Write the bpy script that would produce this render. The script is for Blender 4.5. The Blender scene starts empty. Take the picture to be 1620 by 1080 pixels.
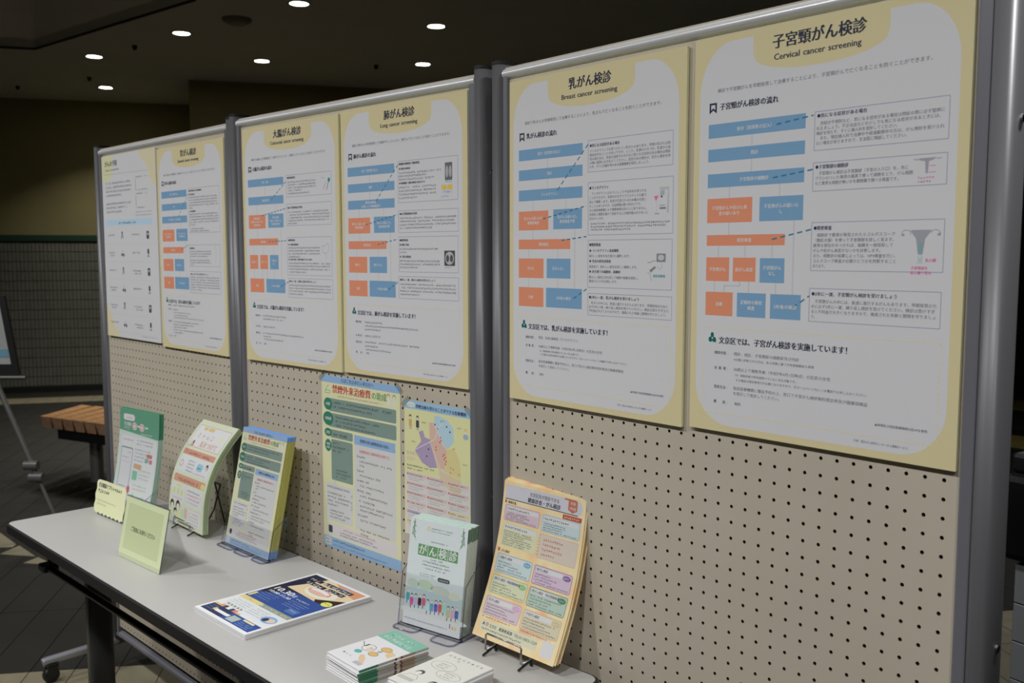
import bpy, bmesh, math, random
import numpy as np
from mathutils import Vector, Matrix
random.seed(7)
S = bpy.context.scene
COL = S.collection
PI = math.pi

# ------------------------------------------------------------------ camera, world, lights
def cam_setup():
    c = bpy.data.cameras.new('camera'); o = bpy.data.objects.new('camera', c); COL.objects.link(o)
    c.sensor_width = 36; c.lens = 1511.17 / 1620 * 36; c.clip_end = 60
    o.location = (1.40984, -1.19062, 1.43957)
    o.rotation_euler = (math.radians(90 - 5.2275), 0, math.radians(49.1493))
    c.dof.use_dof = True; c.dof.focus_distance = 1.75; c.dof.aperture_fstop = 7.5
    S.camera = o
cam_setup()
W = bpy.data.worlds.new('world'); S.world = W; W.use_nodes = True
W.node_tree.nodes['Background'].inputs[0].default_value = (.02, .02, .018, 1)
W.node_tree.nodes['Background'].inputs[1].default_value = .3
S.view_settings.view_transform = 'Standard'; S.view_settings.look = 'None'
S.view_settings.exposure = 0; S.view_settings.gamma = 1; S.view_settings.use_curve_mapping = False
S.cycles.use_denoising = True
S.cycles.max_bounces = 8; S.cycles.transparent_max_bounces = 12; S.cycles.transmission_bounces = 8
CEIL = 3.02
# ceiling lamps: position, power of the light under each (the near ones hang outside the frame)
NEAR_POWER, FAR_POWER = 23.5, 11.0
FAR_LAMPS = [(-6.716, 1.403), (-8.134, 1.949), (-5.459, 1.613), (-6.001, 2.501), (-4.172, 1.855), (-4.094, 2.871), (-5.243, 3.579)]
NEAR_LAMPS = [(-3.6, -1.75), (-2.1, -1.75), (-.6, -1.75), (.9, -1.75), (2.4, -1.75)]
ADDED_LAMPS = [(1.25, .45, 13.0), (-.5, 3.9, 14.0)]  # unseen lamps, added to brighten the pier and floor behind the panels
LAMP_TINT = (.985, .985, 1.0)

# ------------------------------------------------------------------ helpers
def lin(c):
    c = c / 255.0
    return c / 12.92 if c <= .04045 else ((c + .055) / 1.055) ** 2.4
WHITE = [lin(172), lin(172), lin(173)]
def C(r, g, b, k=.80):
    """ink colour: how the photo shows it, divided by how it shows white paper"""
    return tuple(min(.95, lin(v) / w * k) for v, w in zip((r, g, b), WHITE))
def RGB(r, g, b): return (lin(r), lin(g), lin(b))

def mat(name, col, rough=.6, metal=0, bump=0, scale=60, var=0, spec=.5, coat=0, vscale=6, stretch=None):
    m = bpy.data.materials.new(name); m.use_nodes = True
    nt = m.node_tree; b = nt.nodes['Principled BSDF']
    b.inputs['Base Color'].default_value = (*col, 1); b.inputs['Roughness'].default_value = rough
    b.inputs['Metallic'].default_value = metal; b.inputs['Specular IOR Level'].default_value = spec
    b.inputs['Coat Weight'].default_value = coat
    tc = nt.nodes.new('ShaderNodeTexCoord'); src = tc.outputs['Object']
    if stretch:
        mp = nt.nodes.new('ShaderNodeMapping'); mp.inputs['Scale'].default_value = stretch
        nt.links.new(src, mp.inputs[0]); src = mp.outputs[0]
    if var:
        n = nt.nodes.new('ShaderNodeTexNoise'); n.inputs['Scale'].default_value = vscale; n.inputs['Detail'].default_value = 4
        nt.links.new(src, n.inputs['Vector'])
        r = nt.nodes.new('ShaderNodeValToRGB')
        r.color_ramp.elements[0].position = .3; r.color_ramp.elements[1].position = .7
        r.color_ramp.elements[0].color = (*[v * (1 - var) for v in col], 1)
        r.color_ramp.elements[1].color = (*[min(1, v * (1 + var)) for v in col], 1)
        nt.links.new(n.outputs['Fac'], r.inputs[0]); nt.links.new(r.outputs[0], b.inputs['Base Color'])
    if bump:
        n = nt.nodes.new('ShaderNodeTexNoise'); n.inputs['Scale'].default_value = scale; n.inputs['Detail'].default_value = 3
        nt.links.new(src, n.inputs['Vector'])
        bp = nt.nodes.new('ShaderNodeBump'); bp.inputs['Strength'].default_value = bump; bp.inputs['Distance'].default_value = .001
        nt.links.new(n.outputs['Fac'], bp.inputs['Height']); nt.links.new(bp.outputs[0], b.inputs['Normal'])
    return m
def ramp_mat(name, cols, scale=8, rough=.5):
    m = mat(name, cols[0], rough); nt = m.node_tree; b = nt.nodes['Principled BSDF']
    n = nt.nodes.new('ShaderNodeTexNoise'); n.inputs['Scale'].default_value = scale; n.inputs['Detail'].default_value = 3
    tc = nt.nodes.new('ShaderNodeTexCoord'); nt.links.new(tc.outputs['Object'], n.inputs['Vector'])
    r = nt.nodes.new('ShaderNodeValToRGB')
    els = r.color_ramp.elements
    while len(els) < len(cols): els.new(.5)
    for i, c in enumerate(cols):
        els[i].position = .3 + .4 * i / (len(cols) - 1); els[i].color = (*c, 1)
    nt.links.new(n.outputs['Fac'], r.inputs[0]); nt.links.new(r.outputs[0], b.inputs['Base Color'])
    return m
def glow(name, col, s):
    m = bpy.data.materials.new(name); m.use_nodes = True; b = m.node_tree.nodes['Principled BSDF']
    b.inputs['Base Color'].default_value = (.8, .8, .8, 1)
    b.inputs['Emission Color'].default_value = (*col, 1); b.inputs['Emission Strength'].default_value = s
    return m
def acrylic(name, tint, rough=.03):
    m = bpy.data.materials.new(name); m.use_nodes = True; nt = m.node_tree; nt.nodes.clear()
    out = nt.nodes.new('ShaderNodeOutputMaterial'); mix = nt.nodes.new('ShaderNodeMixShader')
    tr = nt.nodes.new('ShaderNodeBsdfTransparent'); tr.inputs[0].default_value = (*tint, 1)
    gl = nt.nodes.new('ShaderNodeBsdfGlossy'); gl.inputs['Roughness'].default_value = rough
    fr = nt.nodes.new('ShaderNodeLayerWeight'); pw = nt.nodes.new('ShaderNodeMath'); pw.operation = 'POWER'; pw.inputs[1].default_value = 4
    ad = nt.nodes.new('ShaderNodeMath'); ad.operation = 'MULTIPLY_ADD'; ad.inputs[1].default_value = .7; ad.inputs[2].default_value = .035
    nt.links.new(fr.outputs['Facing'], pw.inputs[0]); nt.links.new(pw.outputs[0], ad.inputs[0]); nt.links.new(ad.outputs[0], mix.inputs[0]); nt.links.new(tr.outputs[0], mix.inputs[1]); nt.links.new(gl.outputs[0], mix.inputs[2])
    nt.links.new(mix.outputs[0], out.inputs[0])
    return m
def ink_mat():
    m = mat('printed_ink', (.8, .8, .8), .55, spec=.25); nt = m.node_tree
    a = nt.nodes.new('ShaderNodeAttribute'); a.attribute_name = 'ink'
    nt.links.new(a.outputs['Color'], nt.nodes['Principled BSDF'].inputs['Base Color'])
    return m
M = dict(
    paper=mat('white_paper', C(172, 172, 173), .6, bump=.05, scale=300),
    foam=mat('foam_board', C(200, 190, 150), .6, bump=.05, scale=200),
    ink=ink_mat(),
    peg=mat('pegboard_panel', C(151, 143, 129), .55, bump=.15, scale=90, var=.03, vscale=5),
    core=mat('peg_hole_shade', RGB(44, 37, 29), .9, bump=.1),  # shade inside the hollow board, painted into hole walls and back
    alu=mat('grey_aluminium', (.23, .232, .255), .42, metal=.3, bump=.05, scale=300, stretch=(1, 1, .02)),
    rail=mat('brushed_rail', (.80, .80, .79), .3, metal=.2, bump=.05, scale=300, stretch=(.02, 1, 1)),
    post=mat('post_aluminium', (.15, .15, .156), .42, metal=.25, bump=.05, scale=300, stretch=(1, 1, .02), var=.12, vscale=3),
    black=mat('black_plastic', (.012, .012, .013), .45, bump=.1, scale=200),
    dark=mat('black_steel', (.01, .0095, .011), .4, metal=.3, bump=.05),
    tabletop=mat('laminate_top', (.52, .51, .485), .42, bump=.04, scale=400, var=.012, vscale=3, spec=.4),
    leg=mat('table_leg_steel', (.13, .13, .12), .4, metal=.4, bump=.05),
    foot=mat('foot_steel', (.42, .43, .47), .35, metal=.6, bump=.05),
    wire=mat('chrome_wire', (.45, .45, .44), .22, metal=1, bump=.02),
    blackwire=mat('black_wire', (.01, .01, .01), .4, bump=.02),
    acr=acrylic('clear_acrylic', (.975, .978, .985)),
    acredge=acrylic('acrylic_edge', (.68, .69, .80), .1),
    tape=acrylic('matte_tape', (.93, .93, .90), .4),
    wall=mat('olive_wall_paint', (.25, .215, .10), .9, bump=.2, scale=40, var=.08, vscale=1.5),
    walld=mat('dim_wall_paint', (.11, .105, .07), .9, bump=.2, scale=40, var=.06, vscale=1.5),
    tile=mat('grey_wall_tile', (.165, .17, .148), .35, bump=.05, scale=80, var=.1, vscale=9),
    grout=mat('dark_grout', (.07, .072, .06), .9, bump=.2),
    green=mat('green_rail', (.02, .055, .035), .4, bump=.05),
    ceil=mat('ceiling_board', (.50, .49, .43), .95, bump=.1, scale=30, var=.03, vscale=2),
    slate=mat('dark_floor_tile', (.020, .0193, .0165), .6, bump=.3, scale=50, var=.12, vscale=4, spec=.3),
    joint=mat('floor_joint', (.014, .014, .012), .9, bump=.2),
    beige=mat('beige_floor_tile', (.25, .22, .145), .5, bump=.3, scale=50, var=.12, vscale=12),
    yel=mat('yellow_floor_tile', (.30, .24, .06), .6, bump=.3, scale=50, var=.1),
    wood=mat('bench_wood', (.36, .175, .06), .45, bump=.3, scale=20, var=.28, vscale=9, stretch=(1, 8, 8)),
    endgrain=mat('bench_end_grain', (.62, .35, .21), .6, bump=.2, scale=40, var=.15, vscale=30),
    clampm=mat('translucent_clamp', (.13, .13, .125), .35, bump=.05),
    wtile=mat('white_glazed_tile', (.50, .53, .54), .3, bump=.05, var=.05),
    steel=mat('easel_aluminium', (.30, .30, .29), .4, metal=.6, bump=.05),
    lamp=glow('lamp_lens', (1.0, .99, .86), 26),
    lampn=glow('near_lamp_lens', (1.0, .97, .9), 8),
    bay=mat('lit_bay_board', (.82, .80, .72), .95, bump=.1, scale=30),  # paler than the ceiling: light in the bay put into the colour
    detect=mat('detector_plastic', (.16, .15, .12), .6, bump=.05),
    trimr=mat('lamp_trim', (.25, .24, .18), .5, bump=.02),
)

def tag(o, label=None, cat=None, group=None, kind=None):
    if label: o['label'] = label
    if cat: o['category'] = cat
    if group: o['group'] = group
    if kind: o['kind'] = kind
    return o
def empty(name, loc=(0, 0, 0), rz=0):
    o = bpy.data.objects.new(name, None); COL.objects.link(o); o.location = loc; o.rotation_euler = (0, 0, rz)
    o.empty_display_size = .05
    return o
def link(name, me, m=None, parent=None):
    o = bpy.data.objects.new(name, me); COL.objects.link(o)
    if m is not None and not me.materials: me.materials.append(M[m] if isinstance(m, str) else m)
    if parent: o.parent = parent
    return o
class MB:
    def __init__(s): s.v = []; s.f = []; s.sm = []
    def add(s, vs, fs, smooth=False):
        n = len(s.v); s.v += [tuple(v) for v in vs]; s.f += [tuple(i + n for i in f) for f in fs]; s.sm += [smooth] * len(fs)
    def box(s, x0, x1, y0, y1, z0, z1, rz=0, c=None, bev=0):
        if bev:
            s.bevbox(x0, x1, y0, y1, z0, z1, bev); return
        vs = [(x, y, z) for z in (z0, z1) for y in (y0, y1) for x in (x0, x1)]
        if rz:
            cx, cy = c or (0, 0); cs, sn = math.cos(rz), math.sin(rz)
            vs = [(cx + (x - cx) * cs - (y - cy) * sn, cy + (x - cx) * sn + (y - cy) * cs, z) for x, y, z in vs]
        s.add(vs, [(0, 2, 3, 1), (4, 5, 7, 6), (0, 1, 5, 4), (1, 3, 7, 5), (3, 2, 6, 7), (2, 0, 4, 6)])
    def bevbox(s, x0, x1, y0, y1, z0, z1, b, seg=2):
        bm = bmesh.new()
        bmesh.ops.create_cube(bm, size=1, matrix=Matrix.Translation(((x0 + x1) / 2, (y0 + y1) / 2, (z0 + z1) / 2)) @ Matrix.Diagonal((x1 - x0, y1 - y0, z1 - z0, 1)))
        bmesh.ops.bevel(bm, geom=list(bm.edges), offset=b, segments=seg, profile=.5, affect='EDGES')
        bm.verts.index_update()
        s.add([v.co[:] for v in bm.verts], [[v.index for v in f.verts] for f in bm.faces]); bm.free()
    def prism(s, pts, z0, z1):
        n = len(pts)
        s.add([(x, y, z0) for x, y in pts] + [(x, y, z1) for x, y in pts],
              [tuple(range(n))[::-1], tuple(range(n, 2 * n))] + [(i, (i + 1) % n, n + (i + 1) % n, n + i) for i in range(n)])
    def tube(s, pts, r, n=8, cap=True):
        pts = [Vector(p) for p in pts]; rings = []
        up = None
        for i, p in enumerate(pts):
            t = ((pts[min(i + 1, len(pts) - 1)] - pts[max(i - 1, 0)])).normalized()
            if up is None:
                a = Vector((0, 0, 1)) if abs(t.z) < .9 else Vector((1, 0, 0))
                up = (a - t * a.dot(t)).normalized()
            else: up = (up - t * up.dot(t)).normalized()
            w = t.cross(up)
            rr = r[i] if isinstance(r, (list, tuple)) else r
            rings.append([p + (up * math.cos(2 * PI * k / n) + w * math.sin(2 * PI * k / n)) * rr for k in range(n)])
        vs = [v for g in rings for v in g]
        fs = [(i * n + k, i * n + (k + 1) % n, (i + 1) * n + (k + 1) % n, (i + 1) * n + k) for i in range(len(pts) - 1) for k in range(n)]
        s.add(vs, fs, True)
        if cap: s.add(rings[0], [tuple(range(n))[::-1]]); s.add(rings[-1], [tuple(range(n))])
    def cyl(s, c, r, z0, z1, n=20, smooth=True):
        s.tube([(c[0], c[1], z0), (c[0], c[1], z1)], r, n)
    def mesh(s, name):
        me = bpy.data.meshes.new(name); me.from_pydata(s.v, [], s.f)
        me.polygons.foreach_set('use_smooth', s.sm); me.update()
        return me
    def build(s, name, m, parent=None):
        me = s.mesh(name)
        bm = bmesh.new(); bm.from_mesh(me); bmesh.ops.recalc_face_normals(bm, faces=bm.faces); bm.to_mesh(me); bm.free()
        return link(name, me, m, parent)

# ------------------------------------------------------------------ printed sheets (flat print as coloured faces on the paper)
_gl = {}
def _curve_mesh(body):
    cu = bpy.data.curves.new('glyph', 'FONT'); cu.body = body; cu.size = 1; cu.resolution_u = 2
    o = bpy.data.objects.new('glyph', cu); me = bpy.data.meshes.new_from_object(o)
    v = [(a.co.x, a.co.y) for a in me.vertices]; f = [tuple(p.vertices) for p in me.polygons]
    bpy.data.objects.remove(o); bpy.data.curves.remove(cu); bpy.data.meshes.remove(me)
    return v, f
_bar = None
def glyph(c):
    global _bar
    if c in _gl: return _gl[c]
    if _bar is None: _bar = max(x for x, y in _curve_mesh('|')[0])
    if c in ' \u3000': r = ([], [], .35 if c == ' ' else 1.0)
    else:
        v, f = _curve_mesh(c)
        adv = max(x for x, y in _curve_mesh(c + '|')[0]) - _bar
        r = (v, f, adv)
    _gl[c] = r
    return r
def clip(poly, y, keep_below):
    out = []
    for i in range(len(poly)):
        a, b = poly[i], poly[(i + 1) % len(poly)]
        ia = (a[1] <= y) == keep_below or a[1] == y; ib = (b[1] <= y) == keep_below or b[1] == y
        if ia: out.append(a)
        if ia != ib:
            t = (y - a[1]) / (b[1] - a[1]); out.append((a[0] + (b[0] - a[0]) * t, y))
    return out
class Sheet:
    """print in mm, origin at the sheet's top left corner, y downwards"""
    def __init__(s, w, h, band=None):
        s.w, s.h, s.band = w, h, band; s.tone = None; s.v = []; s.f = []; s.c = []
    def poly(s, pts, col, z=1):
        if s.band and max(p[1] for p in pts) - min(p[1] for p in pts) > s.band * 1.2:
            y0, y1 = min(p[1] for p in pts), max(p[1] for p in pts)
            k = math.floor(y0 / s.band); rest = pts
            while rest and len(rest) > 2:
                y = (k + 1) * s.band
                if y >= y1: s._p(rest, col, z); break
                a = clip(rest, y, True); b = clip(rest, y, False)
                if len(a) > 2: s._p(a, col, z)
                rest = b; k += 1
        else: s._p(pts, col, z)
    def _p(s, pts, col, z):
        n = len(s.v); s.v += [(x, y, z) for x, y in pts]; s.f.append(tuple(range(n, n + len(pts)))); s.c.append(col)
    def rect(s, x0, y0, x1, y1, col, z=1): s.poly([(x0, y0), (x1, y0), (x1, y1), (x0, y1)], col, z)
    def rrect(s, x0, y0, x1, y1, r, col, z=1):
        p = []
        for cx, cy, a in ((x1 - r, y0 + r, -90), (x1 - r, y1 - r, 0), (x0 + r, y1 - r, 90), (x0 + r, y0 + r, 180)):
            for k in range(4):
                t = math.radians(a + 30 * k); p.append((cx + r * math.cos(t), cy + r * math.sin(t)))
        s.poly(p, col, z)
    def ell(s, cx, cy, rx, ry, col, z=1, n=16):
        s.poly([(cx + rx * math.cos(2 * PI * k / n), cy + ry * math.sin(2 * PI * k / n)) for k in range(n)], col, z)
    def line(s, x0, y0, x1, y1, w, col, z=2):
        d = math.hypot(x1 - x0, y1 - y0) or 1; nx, ny = -(y1 - y0) / d * w / 2, (x1 - x0) / d * w / 2
        s.poly([(x0 + nx, y0 + ny), (x1 + nx, y1 + ny), (x1 - nx, y1 - ny), (x0 - nx, y0 - ny)], col, z)
    def dash(s, x0, y0, x1, y1, w, on, off, col, z=2):
        d = math.hypot(x1 - x0, y1 - y0); t = 0; ux, uy = (x1 - x0) / d, (y1 - y0) / d
        while t < d:
            e = min(d, t + on); s.line(x0 + ux * t, y0 + uy * t, x0 + ux * e, y0 + uy * e, w, col, z); t += on + off
    def frame(s, x0, y0, x1, y1, w, col, z=2):
        s.line(x0, y0, x1, y0, w, col, z); s.line(x0, y1, x1, y1, w, col, z); s.line(x0, y0, x0, y1, w, col, z); s.line(x1, y0, x1, y1, w, col, z)
    def rframe(s, x0, y0, x1, y1, r, w, edge, fill, z=1):
        s.rrect(x0, y0, x1, y1, r, edge, z); s.rrect(x0 + w, y0 + w, x1 - w, y1 - w, max(.3, r - w), fill, z + .6)
    def poly_line(s, pts, w, col, z=2):
        for a, b in zip(pts, pts[1:]): s.line(*a, *b, w, col, z)
    def text(s, x, y, t, size, col, w=None, align='l', bold=0, z=4, sy=1.0):
        """baseline at y; w fits the whole line to a width"""
        tot = sum(glyph(c)[2] for c in t) or 1
        sx = size
        if w: sx = w / tot
        if align == 'c': x -= tot * sx / 2
        if align == 'r': x -= tot * sx
        for bi, dx in enumerate((0,) if not bold else (-bold, 0, bold) if bold > .25 else (-bold / 2, bold / 2)):
            cx = x + dx
            for c in t:
                v, f, adv = glyph(c); n = len(s.v)
                s.v += [(cx + a * sx, y - b * size * sy, z + bi * .55) for a, b in v]
                s.f += [tuple(i + n for i in q) for q in f]; s.c += [col] * len(f)
                cx += adv * sx
    def mock(s, x, y, w, size, col, z=3, rag=0):
        """lines too small to read in the photograph: strokes the size of its characters"""
        n = int(w / size); rnd = random.Random(int(x * 31 + y * 17 + w))
        for i in range(n):
            if rnd.random() < .05: continue
            cx = x + i * size; h = size * .8; t = size * .13
            for k in range(rnd.choice((2, 3, 3))):
                yy = y - h * (.1 + .8 * rnd.random()); a = cx + size * .08; b = cx + size * (.45 + .45 * rnd.random())
                s._p([(a, yy), (b, yy), (b, yy + t), (a, yy + t)], col, z)
            xx = cx + size * (.2 + .5 * rnd.random())
            s._p([(xx, y - h), (xx + t, y - h), (xx + t, y), (xx, y)], col, z)
    def mocks(s, x, y, ws, pitch, size, col, z=3):
        for i, w in enumerate(ws):
            if w: s.mock(x, y + i * pitch, w, size, col, z)
    def build(s, name, parent, mp, lift=.00006):
        vs = [mp(x / 1000, (s.h - y) / 1000, .00004 + z * lift) for x, y, z in s.v]
        me = bpy.data.meshes.new(name); me.from_pydata(vs, [], s.f)
        if s.tone:
            k, q = s.tone; s.c = [tuple((v * (1 - q) + (.3 * c[0] + .6 * c[1] + .1 * c[2]) * q) * k for v in c) for c in s.c]
        a = me.color_attributes.new('ink', 'FLOAT_COLOR', 'CORNER')
        cnt = np.array([len(f) for f in s.f]); cc = np.repeat(np.array([(*c, 1.0) for c in s.c], dtype=np.float32), cnt, axis=0)
        a.data.foreach_set('color', cc.ravel()); me.update()
        return link(name, me, 'ink', parent)
def flat(w=None):
    """u right, v up, n towards the viewer (local -y)"""
    return lambda u, v, n: (u, -n, v)
def bent(leans, H):
    """sheet that leans away from the viewer; leans = list of angles (deg) from its foot to its head"""
    N = 60; ys = [0]; zs = [0]; an = []
    for i in range(N + 1):
        t = i / N * (len(leans) - 1); k = min(int(t), len(leans) - 2); a = math.radians(leans[k] + (leans[k + 1] - leans[k]) * (t - k)); an.append(a)
        if i < N: ys.append(ys[-1] + math.sin(a) * H / N); zs.append(zs[-1] + math.cos(a) * H / N)
    def mp(u, v, n):
        t = max(0, min(N, v / H * N)); k = min(int(t), N - 1); q = t - k
        a = an[k] + (an[k + 1] - an[k]) * q; y = ys[k] + (ys[k + 1] - ys[k]) * q; z = zs[k] + (zs[k + 1] - zs[k]) * q
        if v > H: y += math.sin(a) * (v - H); z += math.cos(a) * (v - H)
        return (u, y - math.cos(a) * n, z + math.sin(a) * n)
    return mp
def lying():
    return lambda u, v, n: (u, v, n)
def slab(name, m, parent, mp, w, h, n0, n1, rows=1, u0=0, v0=0):
    """a sheet or block of paper following the mapping; n0..n1 is its depth along the viewer's side"""
    vs = []; fs = []
    for i in range(rows + 1):
        v = v0 + h * i / rows
        vs += [mp(u0, v, n1), mp(u0 + w, v, n1), mp(u0 + w, v, n0), mp(u0, v, n0)]
    for i in range(rows):
        a = i * 4
        for k in range(4): fs.append((a + k, a + (k + 1) % 4, a + 4 + (k + 1) % 4, a + 4 + k))
    fs.append((0, 3, 2, 1)); e = rows * 4; fs.append((e, e + 1, e + 2, e + 3))
    mb = MB(); mb.add(vs, fs)
    return mb.build(name, m, parent)

K = dict(yel=C(175, 165, 129), white=C(172, 172, 174), blue=C(98, 131, 159), ora=C(182, 117, 90), ink=C(38, 42, 58),
         navy=C(34, 38, 72), gray=C(86, 87, 96), line=C(122, 126, 142), arrow=C(160, 160, 163), teal=C(38, 96, 118),
         gold=C(198, 172, 118), green=C(20, 84, 76), wht=C(180, 180, 178, .84), mid=C(130, 132, 138), dk=C(60, 62, 70), pink=C(190, 92, 140), red=C(190, 60, 60))

def box_text(s, x, y, lines, size, pitch, col):
    for i, (t, w) in enumerate(lines):
        if t is None: s.mock(x, y + i * pitch, w, size, col)
        else: s.text(x, y + i * pitch, t, size, col, w=w, z=3)
def bunkyo_mark(s, x, y, k=1.0):
    g = K['green']
    s.ell(x + 6.5 * k, y + 4 * k, 3.1 * k, 4.2 * k, g, 2); s.ell(x + 3.2 * k, y + 11 * k, 3.6 * k, 4.2 * k, g, 2.1); s.ell(x + 10 * k, y + 11 * k, 3.8 * k, 4.2 * k, g, 2.2)
    s.poly([(x + 9 * k, y + 12 * k), (x + 14 * k, y + 12 * k), (x + 13.5 * k, y + 16 * k)], g, 2.3)
    s.ell(x + 6.8 * k, y + 9 * k, 1.3 * k, 1.6 * k, K['white'], 3)

def screening_poster(kanji, eng, intro, flow_t, boxes, steps, arrows, leads, region, rows, qrtop, art, engw=134):
    s = Sheet(420.4, 595.2)
    s.rect(0, 0, 420.4, 595.2, K['yel'], 0)
    # white field with the title tab let into its top edge
    p = []
    for k in range(13): t = PI + PI / 2 * k / 12; p.append((71 + 60 * math.cos(t), 85 + 75 * math.sin(t)))
    p += [(105, 10), (105, 32)]
    for k in range(1, 12):
        t = PI - PI * k / 12; p.append((209 + 104 * math.cos(t) * (1 if abs(math.cos(t)) < .97 else 1), 35 + 30 * math.sin(t) ** .8))
    p += [(313.5, 32), (313.5, 10)]
    for k in range(13): t = -PI / 2 + PI / 2 * k / 12; p.append((346 + 60 * math.cos(t), 85 + 75 * math.sin(t)))
    for k in range(13): t = PI / 2 * k / 12; p.append((342 + 64 * math.cos(t), 520 + 65 * math.sin(t)))
    for k in range(13): t = PI / 2 + PI / 2 * k / 12; p.append((75 + 64 * math.cos(t), 520 + 65 * math.sin(t)))
    s.poly(p, K['white'], .6)
    n = len(kanji)
    s.text(209, 31.5, kanji, 21.5, K['ink'], w=n * 20.6, align='c', bold=.75)
    s.text(207, 49, eng, 12.0, K['ink'], w=engw, align='c', bold=.28)
    s.text(209, 82.5, intro, 6.6, K['gray'], w=332, align='c', z=3)
    s.poly([(28.5, 97), (42, 97), (42, 113), (35.3, 108), (28.5, 113)], K['ink'], 1.5)
    s.poly([(31.5, 100), (39, 100), (39, 107.5), (35.3, 104.5), (31.5, 107.5)], K['white'], 2)
    s.text(47.5, 108, flow_t, 11, K['ink'], w=len(flow_t) * 10.2, bold=.42)
    for a in arrows: s.line(*a, 2.2, K['arrow'], .9)
    for x0, y0, x1, y1, c, lines in steps:
        s.rect(x0, y0, x1, y1, K['blue' if c == 'b' else 'ora'], 1.2)
        for i, t in enumerate(lines):
            s.text((x0 + x1) / 2, (y0 + y1) / 2 + 2.6 + (i - (len(lines) - 1) / 2) * 8.2, t, 6.6, K['wht'], w=min(len(t) * 6.4, x1 - x0 - 4), align='c', bold=.2)
    for x0, y0, x1, y1 in leads: s.dash(x0, y0, x1, y1, 2.0, 8.5, 5.5, K['teal'], 2.4)
    for x0, y0, x1, y1, fn in boxes:
        s.frame(x0, y0, x1, y1, .9, K['line'], 1.6); fn(s)
    for a, b in (((25, 436), (395, 436)), ((395, 436), (395, 567)), ((395, 567), (25, 567)), ((25, 567), (25, 436))):
        s.dash(*a, *b, 1.2, 4.5, 3.2, K['gold'], 1.5)
    bunkyo_mark(s, 35, 443)
    s.text(54, 458.6, region, 11.5, K['ink'], w=len(region) * 10.5, bold=.42)
    for x, y, t, w, size, c in rows:
        if t is None: s.mock(x, y, w, size, K[c])
        else: s.text(x, y, t, size, K[c], w=w, bold=.15 if c == 'dk' else 0, z=3)
    s.text(310.5, 551.5, '▲詳細及び指定医療機関は区HPを参照', 4.2, K['dk'], w=72, z=3)
    s.text(281, 577, '引用：国立がん研究センターがん情報サービス', 3.9, K['gray'], w=77, z=3)
    art(s)
    return s

ROWL = lambda ys: [(46.3, ys[0], '検診内容', 22, 5.6, 'dk'), (70.5, ys[0], '：', 5, 5.2, 'gray'), (46.3, ys[1], '対', 5.6, 5.6, 'dk'), (54.6, ys[1], '象', 5.6, 5.6, 'dk'), (62.8, ys[1], '者', 5.6, 5.6, 'dk'), (70.5, ys[1], '：', 5, 5.2, 'gray'),
                  (46.3, ys[2], '受診方法', 22, 5.6, 'dk'), (70.5, ys[2], '：', 5, 5.2, 'gray'), (46.3, ys[3], '費', 5.6, 5.6, 'dk'), (62.8, ys[3], '用', 5.6, 5.6, 'dk'), (70.5, ys[3], '：', 5, 5.2, 'gray'), (85, ys[3], '無料', 11.5, 5.6, 'gray')]

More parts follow.
